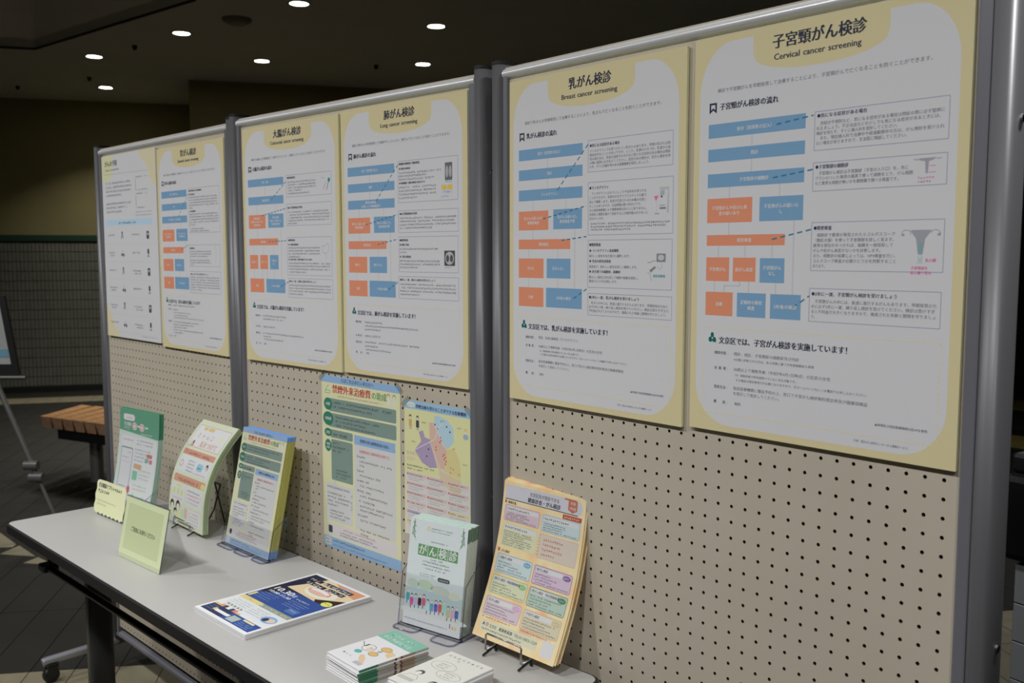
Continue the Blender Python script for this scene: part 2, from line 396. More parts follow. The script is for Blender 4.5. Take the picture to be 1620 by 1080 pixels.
def poster_cervical():
    def b1(s):
        s.text(211.5, 137, '●気になる症状がある場合', 6.2, K['navy'], w=74, bold=.2)
        box_text(s, 211, 147.2, [('　月経が不規則など、気になる症状がある場合は問診の際に必ず医師に', 178), ('伝えましょう。不正出血などの少しでも気になる症状があるときには、', 176), ('検診を待たず、すぐに婦人科を受診してください。', 120), ('　また、現在婦人科で治療中や経過観察中の方は、がん検診を受けられ', 178), ('ない場合がありますので、主治医に相談してください。', 133)], 5.5, 6.7, K['gray'])
    def b2(s):
        s.text(211, 206.5, '●子宮頸部の細胞診', 6.2, K['navy'], w=50, bold=.2)
        box_text(s, 211, 215, [('　子宮頸がん検診は子宮頸部（子宮の入り口）を、先に', 134), ('ブラシのついた専用の器具で擦って細胞をとり、がん細胞', 140), ('など異常な細胞が無いかを顕微鏡で調べる検査です。', 124)], 5.5, 6.8, K['gray'])
        g = K['mid']
        s.poly([(357, 203), (381, 203), (376, 206), (371, 207), (370, 222), (367, 222), (366, 207), (360, 206)], g, 2); s.line(351, 204, 358, 205, 1.2, g); s.line(381, 205, 387, 204, 1.2, g)
        s.line(372, 213, 380, 213, .9, K['pink']); s.line(371, 221, 380, 221, .9, K['pink'])
        s.mock(357, 229, 22, 3.6, K['pink']); s.mock(357, 233.5, 18, 3.6, K['pink'])
    def b3(s):
        s.text(211, 290, '●精密検査', 6.2, K['navy'], w=28, bold=.2)
        box_text(s, 211, 299.5, [('　細胞診で異常が発見されたらコルポスコープ', 119), ('（膣拡大鏡）を使って子宮頸部を詳しく見ます。', 121), ('異常な部位がみつかれば、組織を一部採取して', 117), ('がんや前がん病変がないかを診断します。', 103), ('また、細胞診の結果によっては、HPV検査を行い、', 124), ('コルスコープ検査が必要かどうかを判断すること', 122), ('あります。', 22)], 5.5, 7.1, K['gray'])
        g = K['mid']
        s.poly([(350, 293), (378, 293), (374, 299), (370, 304), (368, 318), (367, 324), (361, 324), (360, 318), (358, 304), (354, 299)], g, 2)
        s.rect(361, 309, 367.3, 322, C(110, 136, 140), 2.5)
        for k in range(8):
            a = PI * k / 7; b = PI * (k + 1) / 7
            s.line(345 - 6 * math.cos(a), 297 - 4 * math.sin(a), 345 - 6 * math.cos(b), 297 - 4 * math.sin(b), 1, g); s.line(383 - 6 * math.cos(a), 297 - 4 * math.sin(a), 383 - 6 * math.cos(b), 297 - 4 * math.sin(b), 1, g)
        s.ell(340.5, 299, 2.2, 1.8, g, 2); s.ell(387.5, 299, 2.2, 1.8, g, 2)
        s.ell(364, 328, 3, 4.5, C(140, 158, 160), 2); s.ell(364, 327, 1.6, 3, K['white'], 3); s.ell(364, 334, 4.3, 1.8, C(150, 165, 165), 2)
        s.text(371, 333, '拡大鏡', 4.6, K['pink'], bold=.15); s.text(352, 343, '子宮頸部を', 4.6, K['pink'], bold=.15); s.text(352, 349, '拡大鏡で見る', 4.6, K['pink'], bold=.15)
    def b4(s):
        s.text(210.5, 381, '●2年に一度、子宮頸がん検診を受けましょう', 6.2, K['navy'], w=126, bold=.2)
        box_text(s, 210.5, 391, [('　子宮頸がんの中には、急速に進行するがんもあります。早期発見のた', 178), ('めに必ず2年に一度、繰り返し検診を受けてください。検診は受けすぎ', 176), ('ると不利益が大きくなりますので、推奨された年齢と間隔を守りましょ', 178), ('う。', 9)], 5.5, 7.2, K['gray'])
    steps = [(27.6, 128.8, 194, 149.5, 'b', ['受付（質問票の記入）']), (27.6, 166, 194, 184.7, 'b', ['問診']), (27.6, 203, 194, 223.5, 'b', ['子宮頸部の細胞診']),
             (27.6, 240, 109, 276.5, 'o', ['子宮頸がんや前がん病', '変の疑いあり']), (121.6, 241, 193.7, 276, 'b', ['子宮頸がんの疑いな', 'し']), (27.6, 294.8, 165.4, 311, 'o', ['精密検査']),
             (27.6, 328.5, 70.3, 364.5, 'o', ['子宮頸がん']), (77, 328.8, 117.3, 364.2, 'o', ['前がん病変']), (124.5, 329.5, 166, 365.2, 'b', ['子宮頸がん', 'なし']),
             (27.6, 381, 77.8, 417, 'o', ['治療']), (85.7, 381, 136, 417, 'b', ['定期的な精密', '検査']), (143.6, 381.2, 194, 417, 'b', ['2年後の検診'])]
    ar = [(106, 149, 106, 165), (106, 184, 106, 203), (68, 223, 68, 240), (155, 223, 155, 241), (68, 276, 68, 295), (180, 276, 180, 381), (50, 311, 50, 328), (98, 311, 98, 328), (145, 311, 145, 329),
          (44, 364, 44, 381), (90, 364, 90, 371), (90, 371, 62, 371), (62, 371, 62, 381), (106, 364, 106, 381), (152, 365, 152, 381)]
    ld = [(147, 139.5, 206, 133), (143, 214.5, 208, 206.8), (144, 302.5, 207, 289.5), (181, 399.5, 207, 382)]
    rows = ROWL((475.5, 499, 528, 551)) + [(82, 475.5, '問診、視診、子宮頸部の細胞診及び内診', 112, 5.6, 'gray'), (82, 483.5, '※必要と診断された方は、本人同意に基づき体部細胞診も実施', 136, 4.4, 'gray'),
        (82, 498.6, '20歳以上で偶数年齢（令和7年4月1日時点）の区民の女性', 162, 5.6, 'gray'), (82, 507, '（※）奇数年齢で昨年度受けていない方も対象です。', 111, 4.3, 'gray'),
        (86, 514.4, 'その場合は受診券発行が必要になりますので、区ホームページもしくは電話でお申し込みください。', 215, 4.3, 'gray'),
        (82, 527.4, '指定医療機関に電話予約の上、窓口で子宮がん検診無料受診券及び健康保険証', 218, 5.7, 'gray'), (82, 535.4, 'を提示して受診してください。', 85, 5.6, 'gray')]
    return screening_poster('子宮頸がん検診', 'Cervical cancer screening', '検診で子宮頸がんを早期発見して治療することにより、子宮頸がんで亡くなることを防ぐことができます。', '子宮頸がん検診の流れ',
        [(208.3, 129, 394.4, 181.5, b1), (207.8, 198.2, 394.2, 237, b2), (208.1, 280, 394, 346.5, b3), (207.5, 371.3, 393.2, 417.4, b4)], steps, ar, ld, '文京区では、子宮がん検診を実施しています！', rows, 484, lambda s: None)

def generic_steps(w3='2年後の検診', bars=3, t=None, names=None):
    n = names
    return [(24.5, 128, 191.5, 148, 'b', n[0]), (24.5, 165, 191.5, 184.5, 'b', n[1]), (24.5, 202, 191.5, 222, 'b', n[2]), (24.5, 241, 105, 276, 'o', n[3]), (118.5, 240, 191, 275.5, 'b', n[4]),
            (24.5, 293, 162, 311, 'o', n[5]), (24.5, 328, 92.5, 364, 'o', n[6]), (101.5, 328, 163, 363.5, 'b', n[7]), (24.5, 381.5, 92.5, 417, 'o', n[8]), (100, 381, 192, 416.5, 'b', n[9])]
GAR = [(105, 148, 105, 165), (105, 184, 105, 202), (66, 222, 66, 241), (153, 222, 153, 240), (66, 276, 66, 293), (176, 276, 176, 381), (54, 311, 54, 328), (133, 311, 133, 328), (54, 364, 54, 381), (133, 364, 133, 381)]

def poster_breast():
    def b1(s):
        s.text(211, 137, '●気になる症状がある場合', 6.0, K['ink'], w=70, bold=.2)
        box_text(s, 211, 146, [('マンモグラフィでは見つけにくい乳がんもあります。早期の乳がんは自', 179), ('覚症状がないことが多いですが、しこり、乳頭のひきつれ、乳首から血', 179), ('性の液が出る、乳首の湿疹やただれなど気になる症状がある場合は問診', 179), ('の際に医師に必ず伝えてください。症状がある場合は、乳がん検診を待', 179), ('たず、すぐに乳腺外来のある医療機関を受診しましょう。', 138)], 5.3, 6.7, K['gray'])
    def b2(s):
        s.text(211, 209, '●マンモグラフィ', 6.0, K['ink'], w=46, bold=.2)
        box_text(s, 211, 218.5, [('　マンモグラフィは小さいしこりや石灰化を見つける', 130), ('ことができます。乳房を片方ずつプラスチックの板で', 130), ('挟んで撮影します。乳房が圧迫されるため痛みを感じ', 130), ('ることもありますが、圧迫時間は数十秒ほどです。', 122), ('また放射線被曝による健康被害はほとんどありません。', 134), ('月経前１週間を避けて受診すると比較的痛みが少ないと', 134), ('言われています。', 38)], 5.3, 7.1, K['gray'])
        s.mocks(215, 269.5, (176, 171, 92), 5.1, 4, K['gray'])
        g = C(142, 146, 150)
        s.rect(369, 213, 388, 217, C(150, 154, 156), 2); s.poly([(386, 217), (388, 217), (388, 254), (384, 254)], C(150, 154, 156), 2); s.rect(370, 218, 379, 226, g, 2.2); s.ell(373, 228, 1.8, 1.8, K['dk'], 3)
        s.rect(369, 241, 380, 243, g, 2.4); s.rect(369, 245, 382, 248, C(108, 110, 114), 2.4)
        s.poly([(357, 227), (367, 226), (361, 235)], K['pink'], 2.4); s.line(362, 234, 363, 253, 1, C(180, 150, 160)); s.mock(359, 256, 11, 3, K['gray'])
    def b3(s):
        s.text(211.5, 306, '●精密検査', 6, K['ink'], w=28, bold=.2)
        for y, t, w in ((316, '◆ マンモグラフィ追加撮影', 70), (334, '◆ 乳房の超音波検査', 52), (352, '◆ 針生検下の細胞診、組織診', 74)): s.text(211.5, y, t, 5.5, K['dk'], w=w, bold=.2)
        box_text(s, 211.5, 325, [('疑わしい部位を各方面から撮影します。', 98)], 5.3, 7, K['gray'])
        box_text(s, 211.5, 343.5, [('超音波で、疑わしい部位を詳しく観察します。', 115)], 5.3, 7, K['gray'])
        box_text(s, 211.5, 361.5, [('疑わしい部位に針を刺して細胞や組織を採取し、', 118), ('悪性かどうかを診断します。', 70)], 5.3, 7, K['gray'])
        g = C(110, 112, 114)
        s.rect(364, 319, 383, 332.5, g, 2); s.ell(373.5, 325.5, 6.5, 4.6, C(160, 162, 162), 2.6)
        s.poly_line([(345, 333), (350, 334), (356, 331), (362, 331)], 1, g); s.poly_line([(374, 333), (376, 341), (370, 345), (366, 339)], .8, C(140, 142, 144))
        s.poly([(349, 346), (361, 339), (363, 342), (352, 350)], g, 2.2); s.poly_line([(345, 350), (351, 352), (352, 358), (354, 364)], 1, C(140, 142, 144))
        s.text(357, 357, '超音波検査', 5, C(40, 130, 130), w=26, bold=.2)
    def b4(s):
        s.text(211.5, 396.6, '●2年に一度、乳がん検診を受けましょう', 6, K['ink'], w=117, bold=.2)
        box_text(s, 211.5, 406, [('　乳がんの中には、急速に進行するがんもあります。早期発見のために', 178), ('必ず2年に1度、繰り返し検診を受けてください。検診は受けすぎると', 180), ('不利益が大きくなりますので、推奨された年齢と間隔を守りましょう。', 178)], 5.3, 6.9, K['gray'])
    st = generic_steps(names=[['受付（質問票の記入）'], ['問診'], ['マンモグラフィ'], ['乳がんの疑いあり', '要精密検査'], ['乳がんの疑いなし', '精密検査不要'], ['精密検査'], ['乳がん'], ['乳がんなし'], ['治療'], ['2年後の検診']])
    st = [(x0 + 2, y0, x1 + 2.5, y1, c, l) for x0, y0, x1, y1, c, l in st]
    rows = ROWL((476.5, 492, 521, 544)) + [(82, 475.5, '問診、乳房X線検査（マンモグラフィ）', 108, 5.6, 'gray'), (82, 491.8, '40歳以上で偶数年齢（令和7年4月1日時点）の区民の女性', 163, 5.6, 'gray'),
        (82, 499.6, '（※）奇数年齢で昨年度受けていない方も対象です。', 110, 4.2, 'gray'), (87, 506, 'その場合は受診券発行が必要になりますので、区ホームページもしくは電話でお申し込みください。', 218, 4.2, 'gray'),
        (82, 519.8, '指定医療機関に電話予約の上、窓口で乳がん検診無料受診券及び健康保険証', 213, 5.6, 'gray'), (82, 528.3, 'を提示して受診してください。', 85, 5.5, 'gray')]
    return screening_poster('乳がん検診', 'Breast cancer screening', '検診で乳がんを早期発見して治療することにより、乳がんで亡くなることを防ぐことができます。', '乳がん検診の流れ',
        [(207.7, 125.5, 395, 179.2, b1), (208.4, 197.2, 396.5, 287, b2), (208.7, 296, 396, 377.4, b3), (209.2, 388, 396.8, 425.5, b4)], st, GAR,
        [(131, 206, 209, 130), (93, 256, 204, 236.5), (142, 295.5, 204.6, 289.5), (174, 398, 208, 379.5)], '文京区では、乳がん検診を実施しています！', rows, 471, lambda s: None)

def poster_lung():
    def b1(s):
        s.text(207, 133, '●胸部X線検査と喀痰検査', 5.6, K['ink'], w=68, bold=.25); s.text(207, 143, '◆ 胸部X線検査', 5.2, K['dk'], w=38, bold=.25)
        s.mocks(207, 152, (138, 92, 116), 6.8, 5, K['gray']); s.text(207, 173.5, '◆ 喀痰細胞診（胸部X線検査と組み合わせ）', 5.2, K['dk'], w=88, bold=.2)
        s.mocks(207, 182.5, (122, 122, 120, 60), 7.4, 5, K['gray'])
        s.rect(354, 137, 376, 172.5, C(86, 88, 92), 2); s.ell(360, 155, 4.2, 12, C(140, 142, 144), 2.5); s.ell(370, 155, 4.2, 12, C(140, 142, 144), 2.6)
        s.mock(355, 177, 20, 4, C(40, 140, 130)); s.rect(343, 180.5, 377.5, 199, C(164, 166, 176), 2); s.rrect(344, 182, 359, 191, 2, C(206, 158, 60), 2.5); s.rrect(361, 182, 376, 191, 2, C(206, 158, 60), 2.5); s.mock(352, 197, 18, 4, K['navy']); s.mock(342, 206, 26, 4, C(90, 130, 190))
    def b2(s):
        s.text(208, 238.5, '●必ず精密検査を受診', 5.6, K['ink'], w=58, bold=.25); s.mocks(208, 247.5, (182, 182, 182, 112), 7, 5, K['gray'])
    def b3(s):
        s.text(207, 294.5, '●精密検査', 5.6, K['ink'], w=29, bold=.25); s.text(207, 304, '◆ 胸部CT検査', 5.2, K['dk'], w=32, bold=.25); s.mocks(207, 313, (126, 36), 7, 5, K['gray'])
        s.text(207, 329.5, '◆ 気管支鏡検査', 5.2, K['dk'], w=38, bold=.25); s.mocks(207, 338.5, (132, 132, 60), 7, 5, K['gray'])
        s.rect(350.5, 315, 382.8, 346, C(66, 66, 68), 2); s.ell(366.5, 330.5, 13.5, 13.5, C(150, 150, 150), 2.4); s.ell(360.5, 331, 4.6, 7.5, C(70, 70, 72), 2.8); s.ell(372.5, 331, 4.6, 7.5, C(70, 70, 72), 2.9); s.mock(351, 351, 22, 3.6, C(60, 140, 130))
    def b4(s):
        s.text(207, 379, '●年に一度、肺がん検診を受けましょう', 5.6, K['ink'], w=116, bold=.2); s.mocks(207, 388.5, (182, 182, 182, 66), 7.2, 5, K['gray'])
    st = generic_steps(names=[['受付（質問票の記入）'], ['問診'], ['胸部X線検査', '（必要により喀痰細胞診）'], ['肺がんの疑いあり', '要精密検査'], ['肺がんの疑いなし', '精密検査不要'], ['精密検査'], ['肺がん'], ['肺がんなし'], ['治療'], ['1年後の検診']])
    rows = ROWL((477, 508, 523, 547)) + [(80, 477, None, 66, 5.4, 'gray'), (80, 485, None, 190, 5.2, 'gray'), (80, 493, None, 70, 5.4, 'gray'), (80, 508, '40歳以上の区民の方', 58, 5.5, 'gray'),
        (80, 522, None, 190, 5.4, 'gray'), (80, 531, None, 52, 5.4, 'gray'), (83, 539, None, 94, 5, 'gray')]
    return screening_poster('肺がん検診', 'Lung cancer screening', '検診で肺がんを早期発見して治療することにより、肺がんで亡くなることを防ぐことができます。', '肺がん検診の流れ',
        [(204.3, 125, 392.6, 212.4, b1), (204.6, 230, 393.2, 276, b2), (205, 285.3, 392.6, 360, b3), (203.5, 370, 393.5, 417, b4)], st, GAR,
        [(127, 206, 203, 132.5), (89, 257, 201, 237.3), (131, 301, 201, 290), (167, 399, 203, 381)], '文京区では、肺がん検診を実施しています！', rows, 479, lambda s: None, 124)

def poster_colorectal():
    def b1(s):
        s.text(206, 136, '●便潜血検査', 5.8, K['ink'], w=36, bold=.25); s.mocks(208, 146.5, (120, 122, 122, 60, 96), 6.9, 5, K['gray'])
        s.mock(352, 143, 14, 4, K['dk']); s.ell(381, 147, 4.6, 5.2, C(20, 120, 112), 2.5); s.line(379, 151, 372, 170, 1.6, K['dk']); s.line(370, 150, 358, 168, 1.4, K['mid'])
    def b2(s):
        s.text(206, 208.5, '●必ず精密検査を受診', 5.8, K['ink'], w=64, bold=.25); s.mocks(208, 219, (172, 178, 178, 174, 44), 6.9, 5, K['gray'])
    def b3(s):
        s.text(206, 287.5, '●精密検査', 5.8, K['ink'], w=30, bold=.25); s.text(206, 298, '◆ 大腸内視鏡検査', 5.2, K['dk'], w=44, bold=.25); s.mocks(206, 306, (138, 138, 138, 52), 7.2, 5, K['gray'])
        s.text(206, 334.5, '◆ 大腸CT検査（大腸内視鏡ができない場合）', 5.2, K['dk'], w=104, bold=.2); s.mocks(206, 343.5, (178, 178, 178, 78), 7.2, 5, K['gray'])
        s.poly_line([(349, 299), (352, 306), (350, 314), (358, 318), (366, 316), (366, 326), (364, 332)], 1.2, C(140, 142, 146)); s.poly_line([(349, 299), (356, 301), (363, 298), (372, 293), (378, 300), (376, 312), (368, 316)], 1.2, C(140, 142, 146))
    def b4(s):
        s.text(207, 388, '●年に一度、大腸がん検診を受けましょう', 5.8, K['ink'], w=116, bold=.2); s.mocks(207, 397.5, (178, 178, 178, 60), 7.2, 5, K['gray'])
    st = [(24.5, 129.5, 189.7, 148.6, 'b', ['受付、問診']), (24.8, 174, 188.6, 194.5, 'b', ['便潜血検査']), (24.8, 219.8, 104.3, 254.5, 'o', ['便潜血陽性', '大腸がんの疑いあり', '要精密検査']), (117.2, 219, 187, 253.3, 'b', ['便潜血陰性', '大腸がんの疑いなし', '精密検査不要']),
          (24.5, 280, 160.5, 297, 'o', ['精密検査']), (26, 321.5, 65.5, 357.6, 'o', ['大腸がん']), (75, 321.5, 111.8, 357.5, 'o', ['ポリープ']), (121.3, 321.5, 160.5, 357.5, 'b', ['大腸がん', 'なし']), (25.3, 382, 91.8, 417.3, 'o', ['治療']), (101.8, 382, 188.5, 416.5, 'b', ['1年後の検診'])]
    ar = [(105, 148, 105, 174), (66, 194, 66, 220), (153, 194, 153, 219), (66, 254, 66, 280), (174, 253, 174, 382), (46, 297, 46, 321), (92, 297, 92, 321), (140, 297, 140, 321), (46, 357, 46, 382), (84, 357, 84, 382), (108, 357, 108, 382), (140, 357, 140, 382)]
    rows = ROWL((479, 507, 524, 551)) + [(82, 479, None, 112, 5.4, 'gray'), (82, 487, None, 98, 5.2, 'gray'), (82, 507, '40歳以上の区民の方', 56, 5.5, 'gray'), (82, 524, None, 184, 5.4, 'gray'), (82, 532, None, 40, 5.4, 'gray'), (86, 539, None, 90, 5, 'gray')]
    return screening_poster('大腸がん検診', 'Colorectal cancer screening', '検診で大腸がんを早期発見して治療することにより、大腸がんで亡くなることを防ぐことができます。', '大腸がん検診の流れ',
        [(202.3, 127.6, 390.2, 180, b1), (201.8, 197.2, 389.5, 250, b2), (201.8, 278.6, 388, 370.5, b3), (203.8, 379, 389, 425.5, b4)], st, ar,
        [(133, 184, 204, 140), (89, 222, 201, 207), (118, 288, 200, 286.5), (170, 400, 203, 388)], '文京区では、大腸がん検診を実施しています！', rows, 477, lambda s: None, 146)

def poster_stomach():
    def b1(s):
        s.text(206, 135, '●胃部X線検査と胃内視鏡検査', 5.4, K['ink'], w=80, bold=.25); s.text(207, 145.5, '◆ 胃部X線検査', 5.2, K['dk'], w=36, bold=.25); s.mocks(207, 154, (176, 176, 176, 178, 24), 7.5, 5.2, K['gray'])
        s.text(207, 193.5, '◆ 胃内視鏡検査', 5.2, K['dk'], w=40, bold=.25); s.mocks(207, 202, (176, 178, 178, 178, 40), 7.5, 5.2, K['gray']); s.mocks(212, 243, (86, 118), 6.5, 4.8, K['gray'])
    def b2(s):
        s.text(204, 299, '●精密検査', 5.6, K['ink'], w=30, bold=.25); s.mocks(205, 308, (134, 132, 110), 7, 5, K['gray']); s.mocks(205, 333, (120, 130, 20), 6.6, 5, K['gray'])
        s.poly_line([(354, 296), (362, 292), (364, 310), (362, 336), (355, 338)], 1, C(150, 150, 160))
    def b4(s):
        s.text(204, 373, '●年に一度、胃がん検診を受けましょう', 5.4, K['ink'], w=112, bold=.2); s.mocks(204, 382, (178, 178, 178, 176, 178, 70), 7.2, 5, K['gray'])
    st = generic_steps(names=[['受付・質問票の記入'], ['問診'], ['胃部X線検査・胃内視鏡検査'], ['胃がんの疑いあり', '要精密検査'], ['胃がんの疑いなし', '精密検査不要'], ['精密検査'], ['胃がん'], ['胃がんなし'], ['治療'], ['2年後の検診']])
    rows = ROWL((468, 480, 516, 560)) + [(78, 468, None, 150, 5.4, 'gray'), (80, 481, None, 40, 5.2, 'gray'), (80, 489, None, 124, 4.8, 'gray'), (84, 497, None, 92, 4.6, 'gray'), (84, 504, None, 196, 4.4, 'gray'),
        (80, 517, None, 172, 5.4, 'gray'), (80, 525, None, 130, 5.2, 'gray'), (80, 533, None, 90, 5.2, 'gray'), (80, 541, None, 196, 4.8, 'gray'), (80, 549, None, 64, 5.2, 'gray')]
    return screening_poster('胃がん検診', 'Stomach cancer screening', '検診で胃がんを早期発見して治療することにより、胃がんで亡くなることを防ぐことができます。', '胃がん検診の流れ',
        [(204, 126.5, 391, 252.6, b1), (201, 287.5, 387, 348.7, b2), (200, 363, 388, 425, b4)], st, GAR, [(136, 204, 202, 142), (150, 300, 196, 287)], '文京区では、胃がん検診を実施しています！', rows, 478, lambda s: None, 132)

def poster_prevention():
    s = Sheet(420.4, 595.2); y = C(178, 170, 142); w = K['white']
    s.rect(0, 0, 420.4, 595.2, w, 0)
    s.poly([(0, 0), (92, 0), (96, 20), (84, 60), (60, 82), (0, 84)], C(176, 176, 142), .6)
    p = [(300, 0), (420.4, 0), (420.4, 118)] + [(420.4 - 50 * t - 40 * t * (1 - t) * 2, 118 - 60 * t) for t in (.3, .6, .9)] + [(345, 40), (312, 20)]
    s.poly(p, y, .6)
    s.poly([(0, 490), (14, 492), (36, 520), (62, 560), (112, 595.2), (0, 595.2)], y, .6)
    s.text(26, 33.5, 'がんの予防', 20, K['ink'], w=104, bold=.4); s.text(27, 49.5, 'Cancer prevention', 10.5, K['gray'], w=116)
    s.line(14, 60, 368, 64, .9, K['mid'])
    for i, ww in enumerate((208, 210, 206, 134, 0, 208, 168, 126)):
        if ww: s.mock(29, 93 + i * 13.3, ww, 8.4, K['gray'])
    for yy in (80, 132):
        s.mock(270, yy + 2, 50, 5, K['gray']); s.mock(336, yy + 2, 22, 5, K['mid']); s.line(269, yy + 6, 269, yy + 40, 3, K['mid']); s.line(269, yy + 44, 376, yy + 44, .6, K['arrow'])
    s.mock(272, 122, 90, 5, K['mid']); s.mock(272, 178, 60, 5, K['gray']); s.mock(262, 191, 120, 4.6, K['mid']); s.mock(262, 201, 120, 4.6, K['mid'])
    s.rect(20, 209.5, 385, 228.5, C(150, 172, 190), 1); s.mock(126, 224.5, 142, 9.2, K['navy'])
    for i in range(6):
        yy = 262 + i * 57.5
        for x in (34, 226): s.mock(x, yy, 62, 6.8, K['gray']); 
        if i in (1, 3, 4): s.mock(44, yy + 9, 42, 6.5, K['gray'])
        if i in (2, 4, 5): s.mock(240, yy + 9, 56, 6.5, K['gray'])
        d = K['dk']
        for x in (150, 348):
            k = (i * 2 + (x > 200)) % 4
            if k == 0: s.ell(x, yy - 9, 5, 5, d, 2); s.line(x, yy - 5, x - 8, yy + 10, 3.5, d); s.line(x, yy - 5, x + 8, yy + 9, 3.5, d)
            elif k == 1: s.rrect(x - 9, yy - 12, x + 9, yy + 12, 3, d, 2); s.ell(x, yy - 3, 4, 4, w, 3)
            elif k == 2: s.ell(x - 6, yy + 4, 6, 5, d, 2); s.ell(x + 8, yy + 5, 5, 6, d, 2); s.line(x - 2, yy - 10, x + 3, yy - 3, 3, K['mid'])
            else: s.rrect(x - 6, yy - 14, x + 6, yy + 2, 3, d, 2); s.ell(x, yy + 8, 9, 4, K['mid'], 2)
        s.line(14, yy + 27, 400, yy + 27, .6, K['arrow'])
    s.mock(280, 584, 120, 4.2, K['mid'])
    return s

def quit_smoking(f=1.0, band=None):
    s = Sheet(297 * f, 420 * f, band); T = lambda *a: [v * f for v in a]
    R = lambda a, b, c, d, col, z=1: s.rect(a * f, b * f, c * f, d * f, col, z)
    RR = lambda a, b, c, d, r, col, z=1: s.rrect(a * f, b * f, c * f, d * f, r * f, col, z)
    TX = lambda x, y, t, size, col, w=None, al='l', b=0: s.text(x * f, y * f, t, size * f, col, w=w and w * f, align=al, bold=b * f)
    MK = lambda x, y, ws, pitch, size, col: s.mocks(x * f, y * f, [v * f for v in ws], pitch * f, size * f, col)
    R(0, 0, 297, 420, C(196, 192, 138), 0); bl = C(116, 152, 196); gg = C(104, 128, 118); dg = C(28, 108, 84)
    R(0, 0, 297, 17, bl, .6); TX(141, 12, 'たばこを止めたいあなたへ', 10.5, K['navy'], 126, 'c', .2)
    TX(43, 38.5, '禁煙外来治療費', 21, C(170, 44, 38), 149, 'l', .9); TX(194, 38.5, 'の助成', 19, C(70, 128, 60), 56, 'l', .5)
    MK(64, 49, (172,), 5, 5, C(150, 110, 90))
    for x, c in ((256, C(190, 110, 60)), (276, C(110, 150, 90))):
        s.ell(x * f, 27 * f, 6 * f, 6 * f, c, 2); s.ell(x * f, 29 * f, 4.6 * f, 4.6 * f, C(205, 190, 170), 2.5); s.ell(x * f, 41 * f, 6 * f, 8 * f, C(190, 188, 178), 2)
    s.line(16 * f, 36 * f, 28 * f, 22 * f, 1 * f, dg); RR(14, 36, 34, 43, 1, dg, 1.5); RR(15, 37, 33, 42, 1, C(190, 190, 150), 2)
    for y0, y1, cy, ry, t in ((54.5, 85.5, 69, 15, '内容'), (90, 123.5, 104.5, 17, '対象者')):
        RR(28, y0, 283, y1, 4, gg); s.ell(25 * f, cy * f, 17 * f if t == '内容' else 21 * f, ry * f, dg, 2); TX(25, cy + 3, t, 8.5, K['wht'], None, 'c', .3)
    MK(46, 66, (222, 150), 10, 6.5, K['ink']); MK(54, 101, (170, 120, 160), 9.5, 6.2, K['ink'])
    RR(33, 129.5, 122, 149, 3, gg); s.ell(24 * f, 138 * f, 15 * f, 10 * f, dg, 2); TX(24, 141, '定員', 7.5, K['wht'], None, 'c', .3); TX(44, 144, '50名（申込順）', 8, K['ink'], 62, 'l', .15)
    RR(36, 153, 121, 252, 4, gg); s.ell(23.5 * f, 170 * f, 13 * f, 15 * f, dg, 2); TX(23.5, 169, '申請', 7, K['wht'], None, 'c', .3); TX(23.5, 177, '方法', 7, K['wht'], None, 'c', .3)
    MK(42, 164, (30, 66, 36), 9.5, 6.5, K['ink']); MK(54, 228, (50, 58, 52), 8, 5.8, C(20, 70, 70))
    R(127.5, 131, 279, 153, bl, 1); TX(203, 146, '禁煙外来治療費助成の流れ', 9, K['navy'], 108, 'c', .25)
    RR(128, 153, 280, 356, 3, C(176, 176, 174), .9); TX(205, 170, '治療開始前に登録申請が必要です。', 8, K['red'], 118, 'c', .15)
    y = 182
    for a, bs in ((34, (120, 20)), (26, (80,)), (50, (92,)), (56, (110,)), (70, (128, 90)), (40, (100,)), (0, (110, 30))):
        if a: MK(137, y, (a,), 8, 6.5, K['ink'])
        y += 11
        MK(147, y, bs, 9.5, 6, K['dk']); y += 9.5 * len(bs) + 3.5
    s.poly([(v * f, w * f) for v, w in ((12, 262), (40, 262), (48, 250), (58, 262), (121, 262), (118, 353), (14, 353))], C(176, 176, 176), 1.3)
    MK(18, 273, (92,), 8, 6.5, K['navy']); MK(18, 288, (74, 92, 86, 44), 9.5, 6, K['dk']); MK(28, 330, (60, 80, 62), 8, 5.6, K['dk'])
    MK(111, 283, (10, 10, 10, 10, 10), 8, 8, C(140, 140, 80))
    RR(14.5, 359.5, 282, 391, 2, C(182, 178, 178), 1.2); RR(20, 366, 36, 384, 3, K['dk'], 2); MK(80, 371, (130,), 7, 6.2, K['red']); MK(66, 379, (130, 150), 6.5, 5.2, K['dk'])
    R(0, 394, 297, 420, bl, .7); RR(6, 396, 30, 416, 4, C(176, 176, 178), 2); MK(9, 404, (18, 18), 8, 5, K['dk']); MK(38, 404, (128,), 7, 6, K['navy']); MK(40, 414, (210,), 7, 5.4, C(60, 90, 140))
    return s

